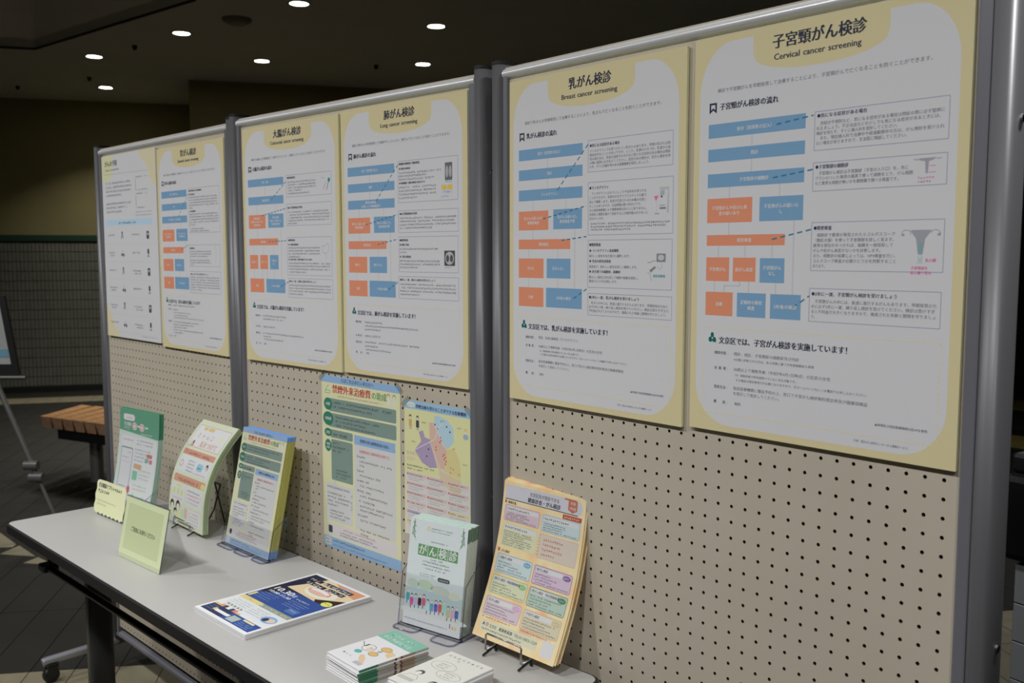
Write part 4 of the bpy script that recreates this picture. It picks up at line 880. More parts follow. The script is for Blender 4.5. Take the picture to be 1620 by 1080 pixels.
# tiled dado with its green capping and dark skirting
b = MB(); slab_um(b, U0, 1.55, 0, .012, 0, 1.575); o = b.build('tile_bed', 'grout', wall_back)
b = MB()
tw, th = .0375, .10
u = -3.2
while u < 1.5:
    for r in range(15):
        z = .062 + r * th
        a = rm(u + .0025, .012); c = rm(u + tw - .0025, .012); a2 = rm(u + .0035, .018 + .0012 * random.random()); c2 = rm(u + tw - .0035, .018)
        b.add([(*a, z + .003), (*c, z + .003), (*c, z + th - .003), (*a, z + th - .003), (*a2, z + .005), (*c2, z + .005), (*c2, z + th - .005), (*a2, z + th - .005)],
              [(4, 5, 6, 7), (0, 1, 5, 4), (1, 2, 6, 5), (2, 3, 7, 6), (3, 0, 4, 7)])
    u += tw
o = b.build('wall_tiles', 'tile', wall_back); o['kind'] = 'stuff'
b = MB(); slab_um(b, U0, 1.55, 0, .035, 1.575, 1.636); struct('trim_1', b, 'green')
b = MB(); slab_um(b, U0, 1.55, 0, .03, 0, .055); struct('baseboard_back', b, 'black')
# ceiling with a raised bay
b = MB()
bay = [(.479, 2.602), (1.76, 4.449), (3.3, 6.67), (-2.4, 6.67), (-2.4, 2.602)]
outer = [(U0, 0), (U1, 0), (U1, M1), (U0, M1)]
def cq(pts, z0, z1): b.prism([rm(*p) for p in pts], z0, z1)
zc = CEIL
cq([(U0, 0), (U0, M1), (-2.4, M1), (-2.4, 0)], zc, zc + .08); cq([(-2.4, 0), (-2.4, 2.602), (.479, 2.602), (.479, 0)], zc, zc + .08)
cq([(-2.4, 6.67), (-2.4, M1), (3.3, M1), (3.3, 6.67)], zc, zc + .08); cq([(.479, 0), (.479, 2.602), (3.3, 6.67), (3.3, 0)], zc, zc + .08); cq([(3.3, 0), (3.3, M1), (U1, M1), (U1, 0)], zc, zc + .08)
struct('ceiling', b, 'ceil')
b = MB(); n = len(bay); P = [rm(*p) for p in bay]
for i in range(n):
    a, c = P[i], P[(i + 1) % n]; b.add([(*a, zc), (*c, zc), (*c, zc + .42), (*a, zc + .42)], [(0, 1, 2, 3)])
b.prism(P, zc + .42, zc + .5); struct('ceiling_bay', b, 'bay')
b = MB()
for i in (0, 4):
    a, c = Vector(P[i]), Vector(P[(i + 1) % n]); d = (c - a).normalized(); nn = Vector((-d.y, d.x)) * .005
    b.prism([tuple(a - nn), tuple(c - nn), tuple(c + nn), tuple(a + nn)], zc - .005, zc + .01)
struct('trim_2', b, 'joint')

# ================================================================== LAMPS
def lamp_proto(mname, r):
    t = empty('ceiling_lamp')
    mb = MB(); n = 28
    vs = []; fs = []
    for rr, z in ((r, -.002), (r * 1.0, -.006), (r * 1.22, -.006), (r * 1.26, 0)):
        vs += [(rr * math.cos(2 * PI * k / n), rr * math.sin(2 * PI * k / n), z) for k in range(n)]
    for j in range(3): fs += [(j * n + k, j * n + (k + 1) % n, (j + 1) * n + (k + 1) % n, (j + 1) * n + k) for k in range(n)]
    mb.add(vs, fs, True); mb.build('trim_ring', 'trimr', t)
    mb = MB(); mb.add([(r * math.cos(2 * PI * k / n), r * math.sin(2 * PI * k / n), -.003) for k in range(n)], [tuple(range(n))[::-1]]); link('lens', mb.mesh('lens'), mname, t)
    return t
def lamp_light(t, power, size, spread=2.6):
    ld = bpy.data.lights.new('lamp_glow', 'AREA'); ld.shape = 'DISK'; ld.size = size; ld.energy = power; ld.color = LAMP_TINT if power > 12 else (1.0, .97, .86); ld.spread = spread
    lo = bpy.data.objects.new('lamp_glow', ld); COL.objects.link(lo); lo.parent = t; lo.location = (0, 0, -.012)
FL = ['round ceiling lamp nearest the left edge, beside the raised ceiling bay', 'farthest small ceiling lamp, lowest above the olive wall', 'ceiling lamp on the left beside a small dark sprinkler head',
      'ceiling lamp lower centre, above the gap over the second panel', 'ceiling lamp highest at the top edge, near the dark smoke detector', 'large ceiling lamp upper right, above the lung screening poster', 'ceiling lamp right, just above the top rail of the middle panel']
p0 = lamp_proto('lamp', .058)
for i, (x, y) in enumerate(FAR_LAMPS):
    t = p0 if i == 0 else p0.copy()
    if i: 
        COL.objects.link(t)
        for ch in [c for c in p0.children if c.type == 'MESH']: c2 = ch.copy(); COL.objects.link(c2); c2.parent = t
    t.location = (x, y, CEIL); tag(t, FL[i], 'lamp', 'round ceiling lamps')
for t in [o for o in COL.objects if o.name.startswith('ceiling_lamp')]: lamp_light(t, FAR_POWER, .11, 1.95)
for i, (x, y, pw) in enumerate(ADDED_LAMPS):
    t = lamp_proto('lampn', .058); t.location = (x, y, CEIL)
    tag(t, 'added unseen ceiling lamp behind the nearest display panel, %s one' % ('closer', 'farther')[i], 'lamp', 'added lamps behind the display'); lamp_light(t, pw, .12, 2.4)
for i, (x, y) in enumerate(NEAR_LAMPS):
    t = lamp_proto('lampn', .10); t.location = (x, y, CEIL)
    tag(t, 'round ceiling lamp over the front of the display, %s of five' % ('leftmost', 'second from left', 'middle', 'second from right', 'rightmost')[i], 'lamp', 'ceiling lamps over the display'); lamp_light(t, NEAR_POWER, .22)
def detector(x, y, r, h, label, nm):
    mb = MB(); mb.tube([(0, 0, 0), (0, 0, -h * .5), (0, 0, -h)], [r, r * .95, r * .6], 20); o = mb.build(nm, 'detect' if nm == 'smoke_detector' else 'black'); o.location = (x, y, CEIL); tag(o, label, 'detector' if nm == 'smoke_detector' else 'sprinkler')
detector(-4.814, 1.736, .10, .035, 'wide dark round smoke detector on the ceiling', 'smoke_detector')
for (x, y), l in zip(((-6.102, 1.507), (-7.691, 1.664), (-8.605, 1.298), (-5.544, 3.313)), ('small dark sprinkler head between the two left ceiling lamps', 'small dark sprinkler head just before the farthest lamp', 'dark sprinkler head at the far left of the ceiling', 'small dark sprinkler head left of the lamp over the middle panel')):
    detector(x, y, .02, .035, l, 'sprinkler_head')

# ================================================================== PARTITION PANELS
PZ0, PZ1 = .103, 1.789
def peg_mesh():
    """900 x 1686 mm board, 5 mm holes on a 25 mm grid, holes cut through 4 mm"""
    nx, nz = 36, 66
    r = .00285; hx = .0125; v = []; f = []; mi = []
    for i in range(nx):
        for j in range(nz):
            cx = .0125 + .025 * i; cz = 1.1528 - .025 * (j - 25) ; n = len(v)
            sq = [(1, 0), (1, 1), (0, 1), (-1, 1), (-1, 0), (-1, -1), (0, -1), (1, -1)]
            for a, c in sq: v.append((cx + a * hx, 0, cz + c * hx))
            for k in range(8): v.append((cx + r * math.cos(PI / 4 * k), 0, cz + r * math.sin(PI / 4 * k)))
            for k in range(8): v.append((cx + r * math.cos(PI / 4 * k), .004, cz + r * math.sin(PI / 4 * k)))
            for k in range(8):
                q = (k + 1) % 8; f.append((n + k, n + q, n + 8 + q, n + 8 + k)); f.append((n + 8 + k, n + 8 + q, n + 16 + q, n + 16 + k)); mi += [0, 1]
    me = bpy.data.meshes.new('peg_sheet'); me.from_pydata(v, [], f); me.materials.append(M['peg']); me.materials.append(M['core']); me.polygons.foreach_set('material_index', mi); me.update()  # hole walls take the painted shade
    return me
PEG = peg_mesh()
def post_profile(rx, ry, n=24):
    out = []
    for k in range(n):
        a = 2 * PI * k / n; c, s_ = math.cos(a), math.sin(a)
        out.append((rx * math.copysign(abs(c) ** .62, c), ry * math.copysign(abs(s_) ** .62, s_)))
    return out
def caster(root, x, y):
    t = empty('caster', (x, y, 0)); t.parent = root
    mb = MB(); mb.tube([(-.011, 0, .026), (-.009, 0, .026), (.009, 0, .026), (.011, 0, .026)], [.020, .026, .026, .020], 20); mb.build('wheel', 'black', t)
    mb = MB(); mb.box(-.017, -.0125, -.014, .02, .02, .062, bev=.001); mb.box(.0125, .017, -.014, .02, .02, .062, bev=.001); mb.box(-.017, .017, -.014, .022, .055, .066, bev=.002); mb.cyl((0, .004), .006, .06, .075); mb.build('fork', 'black', t)
def panel(name_label, t0, yaw, d, holes0):
    """t0: left edge of the 900 mm board along the panel's own line"""
    cs, sn = math.cos(yaw), math.sin(yaw)
    r = empty('partition_panel', (t0 * cs, d + t0 * sn, 0), yaw); tag(r, name_label, 'partition', 'linked pegboard partition panels')
    yb = .0075
    o = link('pegboard', PEG, None, r); o.location = (0, yb, 0)
    mb = MB(); mb.box(0, .9, yb + .022, yb + .026, PZ0 + .005, PZ1 - .005); mb.build('back_board', 'core', r)
    # side frames, set proud of the board
    for x0, x1 in ((.001, .0145), (.8835, .901)):
        mb = MB(); mb.bevbox(x0, x1, yb - .007, yb + .03, PZ0, PZ1 - .006, .003); mb.build('side_frame', 'alu', r)
    # rounded top rail and bottom rail
    n = 12; prof = [(yb + .012 - .021 * math.cos(PI * (k / n) - PI / 2), PZ1 - .0115 + .0125 * math.sin(PI * (k / n) - PI / 2)) for k in range(n + 1)]
    prof += [(yb + .032, PZ1 + .001), (yb + .032, PZ1 - .024)]
    def rail(z_off, nm, m):
        mb = MB(); vs = [(x, y, z + z_off) for x in (.0015, .9) for y, z in prof]; q = len(prof)
        mb.add(vs, [(i, (i + 1) % q, q + (i + 1) % q, q + i) for i in range(q)], True); mb.add(vs[:q], [tuple(range(q))]); mb.add(vs[q:], [tuple(range(q))[::-1]]); return mb.build(nm, m, r)
    rail(0, 'top_rail', 'rail'); rail(PZ0 - PZ1 + .02, 'bottom_rail', 'alu')
    for x, sgn in ((-.0135, -1), (.9155, 1)):
        mb = MB(); mb.prism([(x + a, yb + .012 + c) for a, c in post_profile(.0155, .026)], .075, 1.797)
        p = mb.build('post', 'post', r)
        for pl in p.data.polygons: pl.use_smooth = abs(pl.normal.z) < .5
        mb = MB(); mb.prism([(x + a, yb + .012 + c) for a, c in post_profile(.0163, .0268)], 1.797, 1.803); mb.build('post_cap', 'black', r)
        for z in (1.60, .95):
            mb = MB(); mb.tube([(x + sgn * .014, yb + .012, z), (x + sgn * .0178, yb + .012, z)], .005, 12); mb.build('joining_bolt', 'wire', r)
        mb = MB(); ft = [(x, -.243, .074), (x, -.235, .076), (x, 0, .082), (x, .26, .076), (x, .268, .074)]
        mb.tube(ft, [.0135, .0142, .0155, .0142, .0135], 14); mb.build('foot_bar', 'foot', r)
        caster(r, x, -.218); caster(r, x, .24)
    return r
def panel_frame(yaw, d, t, z, n=0):
    """world point on a panel face; n towards the viewer"""
    return (t * math.cos(yaw) + n * math.sin(yaw), d + t * math.sin(yaw) - n * math.cos(yaw), z)
PN = [(.0535750, -.0103247), (.0887185, .0062241), (0.0, 0.0)]
panel('pegboard partition panel at the far left carrying the prevention and stomach posters', -1.9625, *PN[0], 0)
panel('middle pegboard partition panel carrying colorectal and lung posters and two sheets below', -.9804, *PN[1], 0)
panel('nearest pegboard partition panel on the right carrying breast and cervical posters', .0032, *PN[2], 0)

# ================================================================== POSTERS ON THE PANELS
def foam_poster(name, label, t0, ztop, k, sheet, w=.4204, h=.5952, thick=.0052, group='cream and white screening posters', base='foam'):
    yaw, d = PN[k]; x, y, z = panel_frame(yaw, d, t0, ztop - h)
    mb = MB(); mb.bevbox(0, w, 0, thick, 0, h, .0004, 1); o = mb.build(name, base); o.location = (x, y, z); o.rotation_euler = (0, 0, yaw)
    tag(o, label, 'poster', group)
    sheet.build('printed_face', o, flat())
    for u in (.05, w - .05):
        mb = MB(); mb.box(u - .012, u + .012, thick, thick + .0021, h - .06, h - .03); mb.build('mounting_pad', 'foam', o)
    return o
PX = [-1.93464, -1.50368, -.94983, -.52022, .02624, .46251]; PZT = [1.7610, 1.7530, 1.7588, 1.7615, 1.7594, 1.7631]
foam_poster('prevention_poster', 'white cancer prevention poster with cream corners, leftmost on the far panel', PX[0], PZT[0], 0, poster_prevention(), base='paper')
foam_poster('screening_poster', 'cream and white stomach cancer screening poster with a flow chart', PX[1], PZT[1], 0, poster_stomach())
foam_poster('screening_poster', 'cream and white colorectal cancer screening poster, left on the middle panel', PX[2], PZT[2], 1, poster_colorectal())
foam_poster('screening_poster', 'cream and white lung cancer screening poster with small x-ray picture', PX[3], PZT[3], 1, poster_lung())
foam_poster('screening_poster', 'cream and white breast cancer screening poster, left on the nearest panel', PX[4], PZT[4], 2, poster_breast())
foam_poster('screening_poster', 'cream and white cervical cancer screening poster, largest and rightmost', PX[5], PZT[5], 2, poster_cervical())
def pinned(name, label, t0, ztop, w, h, sheet, roll=0):
    yaw, d = PN[1]; x, y, z = panel_frame(yaw, d, t0, ztop - h, -.0067)
    mb = MB(); mb.box(0, w, 0, .00045, 0, h); o = mb.build(name, 'paper'); o.location = (x, y, z); o.rotation_euler = (0, roll, yaw)
    tag(o, label, 'poster', 'paper sheets taped under the lung poster')
    sheet.tone = (.93, .2); sheet.build('printed_face', o, flat(), .00003)
    for u, v, a in ((.004, h - .002, .7), (w - .004, h - .004, -.7)):
        mb = MB(); c, s_ = math.cos(a), math.sin(a)
        pts = [(u + (p * c - q * s_), -.00085, v + (p * s_ + q * c)) for p, q in ((-.016, -.006), (.016, -.006), (.016, .006), (-.016, .006))]
        mb.add(pts + [(p[0], p[1] + .0002, p[2]) for p in pts], [(0, 1, 2, 3), (4, 7, 6, 5), (0, 4, 5, 1), (1, 5, 6, 2), (2, 6, 7, 3), (3, 7, 4, 0)]); mb.build('tape', 'tape', o)
    return o
pinned('taped_notice', 'large blue and yellow quit smoking subsidy notice taped below the posters', -.6238, 1.1515, .297, .420, quit_smoking(), math.radians(.2))
pinned('taped_map', 'yellow taped sheet with pastel district map of clinics, behind the white booklets', -.3125, 1.1212, .2125, .297, clinic_map(), math.radians(.3))

# ================================================================== TABLE
TY = math.radians(3.85); TL, TD = 1.80, .428
table = empty('folding_table', (-1.468, -.5625, 0), TY); tag(table, 'long white folding table with black edge and grey legs, against the panels', 'table')
def rounded(w, h, r, n=5, x0=0, y0=0):
    p = []
    for cx, cy, a in ((w - r, r, -90), (w - r, h - r, 0), (r, h - r, 90), (r, r, 180)):
        for k in range(n + 1): t = math.radians(a + 90 * k / n); p.append((x0 + cx + r * math.cos(t), y0 + cy + r * math.sin(t)))
    return p
mb = MB(); mb.prism(rounded(TL - .012, TD - .012, .022, x0=.006, y0=.006), .6985, .70); mb.build('tabletop', 'tabletop', table)
mb = MB(); pr = rounded(TL, TD, .027); pi_ = rounded(TL - .012, TD - .012, .022, x0=.006, y0=.006); n = len(pr)
rings = [[(x, y, .6995) for x, y in pi_], [(x, y, .6978) for x, y in pr], [(x + (TL / 2 - x) * .0, y, .675) for x, y in pr], [(x, y, .672) for x, y in pi_]]
vs = [v for g in rings for v in g]; mb.add(vs, [(j * n + k, j * n + (k + 1) % n, (j + 1) * n + (k + 1) % n, (j + 1) * n + k) for j in range(3) for k in range(n)] + [tuple(range(3 * n, 4 * n))]); mb.build('edge_band', 'black', table)
for nm, y0, y1 in (('front_apron', .035, .06), ('back_apron', .35, .375)):
    mb = MB(); mb.bevbox(.06, TL - .06, y0, y1, .640, .672, .003); mb.build(nm, 'dark', table)
mb = MB(); mb.tube([(.20, .05, .605), (TL - .20, .05, .605)], .0085, 10)
for x in (.20, TL - .20): mb.tube([(x, .05, .605), (x, .05, .642)], .006, 8)
mb.build('front_rail', 'dark', table)
for x in (.185, TL - .185):
    mb = MB(); mb.bevbox(x - .035, x + .01, .035, .075, .592, .612, .004); mb.build('rail_end', 'dark', table)
for x in (.09, 1.71):
    mb = MB(); mb.bevbox(x - .012, x + .012, .06, .37, .628, .664, .003); mb.build('fold_bracket', 'dark', table)
for x in (.09, 1.71):
    mb = MB(); mb.prism([(x + a, .215 + c) for a, c in post_profile(.021, .036)], .07, .672); o = mb.build('leg', 'leg', table)
    for pl in o.data.polygons: pl.use_smooth = abs(pl.normal.z) < .5
    mb = MB(); mb.bevbox(x - .03, x + .03, .01, .42, .055, .09, .008); mb.build('foot_bar', 'leg', table)
    for y in (.04, .39):
        mb = MB(); mb.cyl((x, y), .018, 0, .02); mb.cyl((x, y), .005, .02, .06, 10); mb.build('levelling_foot', 'black', table)

# ================================================================== ACRYLIC HOLDERS AND LEAFLETS ON THE TABLE
def place(o, loc, yaw, roll=0): o.location = loc; o.rotation_euler = (0, 0, math.radians(yaw))
def holder(label, w, lean, depth, hback, hfront, loc, yaw, feet, side_edge=True):
    """clear leaflet holder: leaning back plate, low front lip, side cheeks, base with rounded toes"""
    t = empty('acrylic_leaflet_holder', loc, math.radians(yaw)); tag(t, label, 'leaflet holder', 'clear acrylic leaflet holders')
    a = math.tan(math.radians(lean)); th = .0022
    mb = MB()
    mb.add([(0, depth, .004), (w, depth, .004), (w, depth + a * hback, hback), (0, depth + a * hback, hback)] + [(0, depth + th, .004), (w, depth + th, .004), (w, depth + th + a * hback, hback), (0, depth + th + a * hback, hback)], [(0, 1, 2, 3), (7, 6, 5, 4), (0, 4, 5, 1), (1, 5, 6, 2), (2, 6, 7, 3), (3, 7, 4, 0)])
    mb.build('back_plate', 'acr', t)
    mb = MB(); mb.prism(rounded(w + .004, depth + .055, .006, x0=-.002, y0=-.003), 0, .003); mb.build('base_plate', 'acr', t)
    mb = MB(); e = rounded(w + .004, depth + .055, .006, x0=-.002, y0=-.003); mb.tube([(x, y, .0016) for x, y in e + e[:1]], .0017, 6, False); mb.build('base_edge', 'acredge', t)
    for x0, x1, l in feet:
        mb = MB(); mb.prism(rounded(x1 - x0, l + .01, .012, x0=x0, y0=-l), .0, .0028); mb.build('toe', 'acr', t)
        mb = MB(); e = rounded(x1 - x0, l + .01, .012, x0=x0, y0=-l); mb.tube([(x, y, .0016) for x, y in e + e[:1]], .0019, 6, False); mb.build('toe_edge', 'acredge', t)
    # front lip
    hf = hfront
    mb = MB()
    mb.add([(0, -.001, .003), (w, -.001, .003), (w, -.001 + a * hf, hf), (0, -.001 + a * hf, hf), (0, -.003, .003), (w, -.003, .003), (w, -.003 + a * hf, hf), (0, -.003 + a * hf, hf)], [(0, 1, 2, 3), (7, 6, 5, 4), (0, 4, 5, 1), (1, 5, 6, 2), (2, 6, 7, 3), (3, 7, 4, 0)])
    mb.build('front_lip', 'acr', t)
    for x in (-.002, w):
        hs = hfront * 1.25
        pts = [(x, 0, .003), (x, depth, .003), (x, depth + a * hs * 1.15, hs * 1.15), (x, a * hf, hf)]
        mb = MB(); mb.add(pts + [(p[0] + .002, p[1], p[2]) for p in pts], [(0, 1, 2, 3), (7, 6, 5, 4), (0, 4, 5, 1), (1, 5, 6, 2), (2, 6, 7, 3), (3, 7, 4, 0)]); mb.build('side_cheek', 'acr', t)
        mb = MB(); mb.tube([(x + .001, p[1], p[2]) for p in pts[::-1][:2][::-1]] if False else [(x + .001, depth + a * hs * 1.15, hs * 1.15), (x + .001, a * hf, hf), (x + .001, 0, .004)], .0012, 6); mb.build('cheek_edge', 'acredge', t)
    return t
def leaflet_pile(label_front, label_pile, name, loc, yaw, mp, w, h, sheet, thick, base='paper', edge='paper', n_sheets=16, jitter=.0015, rows=1, group=None, fan=0, tilt=0, seed=1):
    rnd = random.Random(seed)
    f = empty(name, loc, math.radians(yaw)); tag(f, label_front, 'leaflet', group)
    slab('paper_sheet', base, f, mp, w, h, -.0005, 0, rows)
    sheet.tone = (.80, .32)
    sheet.build('printed_face', f, mp, .00004)
    g = empty(name + '_pile', loc, math.radians(yaw)); tag(g, label_pile, 'leaflet pile')
    mb = MB(); step = thick / n_sheets
    for i in range(n_sheets):
        n1 = -.0008 - i * step; n0 = n1 - step * .86; dx = rnd.uniform(-jitter, jitter); dz = rnd.uniform(0, jitter) + fan * (i / n_sheets)
        vs = []; fs = []
        for k in range(rows + 1):
            v = h * k / rows
            vs += [mp(dx, v + dz, n1), mp(w + dx, v + dz, n1), mp(w + dx, v + dz, n0), mp(dx, v + dz, n0)]
        for k in range(rows):
            a = k * 4
            for q in range(4): fs.append((a + q, a + (q + 1) % 4, a + 4 + (q + 1) % 4, a + 4 + q))
        fs.append((0, 3, 2, 1)); e = rows * 4; fs.append((e, e + 1, e + 2, e + 3)); mb.add(vs, fs)
    o = mb.build('sheets', edge, g); o['kind'] = 'stuff'
    return f, g
def stripes_mat(name, cols_z, H):
    """edges of a printed stack: ink runs to the sheet edge, so the colour changes with height up the sheet"""
    m = mat(name, cols_z[0][1], .6); nt = m.node_tree; tc = nt.nodes.new('ShaderNodeTexCoord'); sp = nt.nodes.new('ShaderNodeSeparateXYZ'); nt.links.new(tc.outputs['Object'], sp.inputs[0])
    mr = nt.nodes.new('ShaderNodeMapRange'); mr.inputs[2].default_value = H; nt.links.new(sp.outputs['Z'], mr.inputs[0]); r = nt.nodes.new('ShaderNodeValToRGB'); r.color_ramp.interpolation = 'CONSTANT'
    els = r.color_ramp.elements
    while len(els) < len(cols_z): els.new(.5)
    for i, (z, c) in enumerate(cols_z): els[i].position = z; els[i].color = (*c, 1)
    nt.links.new(mr.outputs[0], r.inputs[0]); nt.links.new(r.outputs[0], nt.nodes['Principled BSDF'].inputs['Base Color']); return m
M['qs_edge'] = stripes_mat('notice_edges', [(0, C(92, 124, 168)), (.062, C(150, 146, 78)), (.958, C(92, 130, 180))], .29)
M['peach'] = ramp_mat('peach_mottled_paper', [C(200, 158, 118, .72), C(204, 174, 132, .72), C(200, 182, 146, .72), C(204, 150, 120, .72)], 14)
M['mint'] = mat('mint_paper', C(160, 178, 168, .75), .6, bump=.05)
M['mintedge'] = stripes_mat('booklet_edges', [(0, C(150, 156, 150)), (.05, C(172, 178, 172)), (.86, C(52, 84, 62)), (.985, C(176, 200, 186))], .208)
M['greenpaper'] = mat('pale_green_paper', C(148, 160, 130, .74), .6, bump=.05)
M['tealpaper'] = stripes_mat('app_leaflet_edges', [(0, C(140, 160, 148)), (.2, C(140, 162, 150)), (.76, C(48, 112, 84))], .29)

# green app leaflets at the far end, in a holder with a scalloped card
mp = bent([16, 12, 7, 2], .297)
leaflet_pile('green and white health app leaflet, front sheet at the far left of the table', 'pile of green app leaflets behind the front one, far left', 'app_leaflet', (-1.407, -.302, .7035), 9.5, mp, .21, .297, app_leaflet(), .014, 'mint', 'tealpaper', 12, rows=16, seed=3)
holder('clear holder at the table end holding green app leaflets', .214, 9, .044, .15, .06, (-1.409, -.322, .70), 9.5, ())
cd = empty('scalloped_card', (-1.408, -.345, .7035), math.radians(6.2)); tag(cd, 'pale green scalloped card leaning on the leaflet holder at the table end', 'card')
sh = app_card(); p0_ = [(x / 1000, (100 - y) / 1000) for x, y, z in sh.v[:len(sh.f[0])]]; mpc = bent([10, 10], .1)
mb = MB(); q = len(p0_); mb.add([mpc(x, z, 0) for x, z in p0_] + [mpc(x, z, -.0006) for x, z in p0_], [tuple(range(q)), tuple(range(q, 2 * q))[::-1]] + [(i, (i + 1) % q, q + (i + 1) % q, q + i) for i in range(q)]); mb.build('card_sheet', 'greenpaper', cd); sh.build('printed_face', cd, mpc, .00004)
# sign "please take one"
sg = empty('table_sign', (-.963, -.423, .7012), math.radians(6.3)); tag(sg, 'pale green table sign with one line of writing, in clear stand', 'sign')
mp = bent([11.8, 11.8], .148); slab('sign_card', 'greenpaper', sg, mp, .21, .148, -.0006, 0); free_sign().build('printed_face', sg, mp, .00004)
slab('front_lip', 'acr', sg, mp, .214, .011, .0008, .002, u0=-.002, v0=-.001); slab('back_cover', 'acr', sg, mp, .214, .15, -.0026, -.0012, u0=-.002, v0=-.001)
mb = MB(); mb.tube([mp(-.002, .149, 0), mp(.212, .149, 0)], .0017, 6); mb.tube([mp(.212, .149, 0), mp(.212, 0, 0)], .0012, 6); mb.build('cover_edge', 'acredge', sg)
bp = bent([-20, -20], .14); b0 = mp(0, .149, -.003)
mb = MB(); mb.add([(0, b0[1], b0[2]), (.21, b0[1], b0[2]), (.21, b0[1] + .045, .0), (0, b0[1] + .045, .0)] + [(0, b0[1] + .002, b0[2]), (.21, b0[1] + .002, b0[2]), (.21, b0[1] + .047, 0), (0, b0[1] + .047, 0)], [(0, 1, 2, 3), (7, 6, 5, 4), (0, 4, 5, 1), (1, 5, 6, 2), (2, 6, 7, 3), (3, 7, 4, 0)]); mb.build('rear_prop', 'acr', sg)

# wire easels
def wire_easel(label, loc, yaw, w, lean, up, clip_h):
    t = empty('wire_easel', loc, math.radians(yaw)); tag(t, label, 'easel', 'small wire display easels'); a = math.tan(math.radians(lean))
    for x in (.0, w):
        mb = MB(); mb.tube([(x, -.030, .0025), (x, -.018, .006), (x, .0, .012), (x, .02, .018), (x, .02 + a * up * .5, up * .5), (x + (w / 2 - x) * .3, .02 + a * up, up)], .0022, 8); mb.tube([(x, -.0, .012), (x, .004, .0022)], .003, 8); mb.build('leg', 'blackwire', t)
    mb = MB(); mb.tube([(w / 2, .02 + a * up, up), (w / 2, .10, .0022)], .0022, 8); mb.tube([(w * .15, .02 + a * up, up), (w * .85, .02 + a * up, up)], .0022, 8); mb.build('rear_leg', 'blackwire', t)
    mb = MB(); mb.tube([(0, .018, .018), (0, -.020, .010), (0, -.024, .013), (0, -.022, clip_h), (.004, -.022, clip_h + .003), (w - .004, -.022, clip_h + .003), (w, -.022, clip_h), (w, -.024, .013), (w, -.020, .010), (w, .018, .018)], .0019, 8); mb.build('front_clip', 'wire', t)
    return t
# pale green leaflets that sag backwards on an easel
mp = bent([2, 7, 22, 38, 46], .297)
leaflet_pile('pale green leaflet with orange bands sagging backwards on a wire easel', 'thick pile of pale green leaflets sagging behind the front one', 'family_leaflet', (-1.160, -.220, .712), 2.0, mp, .21, .297, window_leaflet(), .016, 'greenpaper', 'greenpaper', 14, rows=20, seed=5)
wire_easel('small wire easel under the sagging pale green leaflets', (-1.105, -.205, .7), 2.0, .10, 24, .12, .030)
# blue and yellow quit-smoking leaflets in a clear holder
mp = bent([12, 12], .297)
leaflet_pile('blue and yellow quit smoking leaflet standing in clear holder on the table', 'thick pile of blue and yellow leaflets in the clear holder', 'quit_smoking_leaflet', (-.883, -.182, .7045), 4, mp, .21, .297, quit_smoking(.7071), .024, 'paper', 'qs_edge', 14, jitter=.0012, fan=.003, seed=8)
holder('clear holder with blue-tinted toes holding quit smoking leaflets', .226, 12, .034, .19, .075, (-.891, -.186, .70), 4, ((0, .075, .018), (.085, .15, .018), (.17, .226, .018)))
# cancer screening booklets
mpb = bent([8.2, 8.2], .21)
NB = 7
for i in range(NB):
    n = -i * .0048; w_ = Vector((math.sin(math.radians(12.8)) * n, -math.cos(math.radians(12.8)) * n, 0))
    rr = random.Random(i); t = empty('screening_booklet', (-.141 - w_.x * 0 + math.sin(math.radians(12.8)) * n, -.141 - math.cos(math.radians(12.8)) * n, .7045 + (rr.uniform(0, .002) if i else 0)), math.radians(12.8 + 0))
    lb = 'pale mint cancer screening booklet with green title squares, front of its holder' if i == 0 else 'pale mint booklet in the clear holder, %s from the front' % ('', 'second', 'third', 'fourth', 'fifth', 'sixth', 'seventh')[i]
    tag(t, lb, 'booklet', 'mint booklets in the clear holder')
    mpi = mpb; slab('pages', 'mintedge', t, mpi, .148, .21, -.0036, -.0003); slab('cover', 'mint', t, mpi, .148, .21, -.0003, 0)
    if i == 0: cbs = cancer_booklet(); cbs.tone = (.92, .22); cbs.build('printed_face', t, mpi, .00004)
holder('clear holder with blue-tinted toes holding the mint booklets', .162, 8.2, .046, .13, .105, (-.147, -.146, .70), 12.8, ((0.0, .06, .022), (.105, .162, .030)))
# peach health check leaflets on an easel against the board
mp = bent([27, 24, 17, 11, 6], .297)
leaflet_pile('peach health check leaflet with coloured cards, front sheet on wire easel', 'fanned pile of peach health check leaflets behind the front one', 'health_check_leaflet', (.025, -.094, .719), 3.9, mp, .21, .297, health_check(), .013, 'peach', 'peach', 9, jitter=.0035, rows=20, fan=.006, seed=11)
wire_easel('small wire easel with chrome clip under the peach leaflets', (.085, -.088, .7), 3.9, .092, 18, .11, .040)

# ================================================================== PAPERS LYING ON THE TABLE
fy = math.radians(92.6)
def lying_thing(name, loc, rz, label, cat, group=None):
    t = empty(name, loc, rz); return tag(t, label, cat, group)
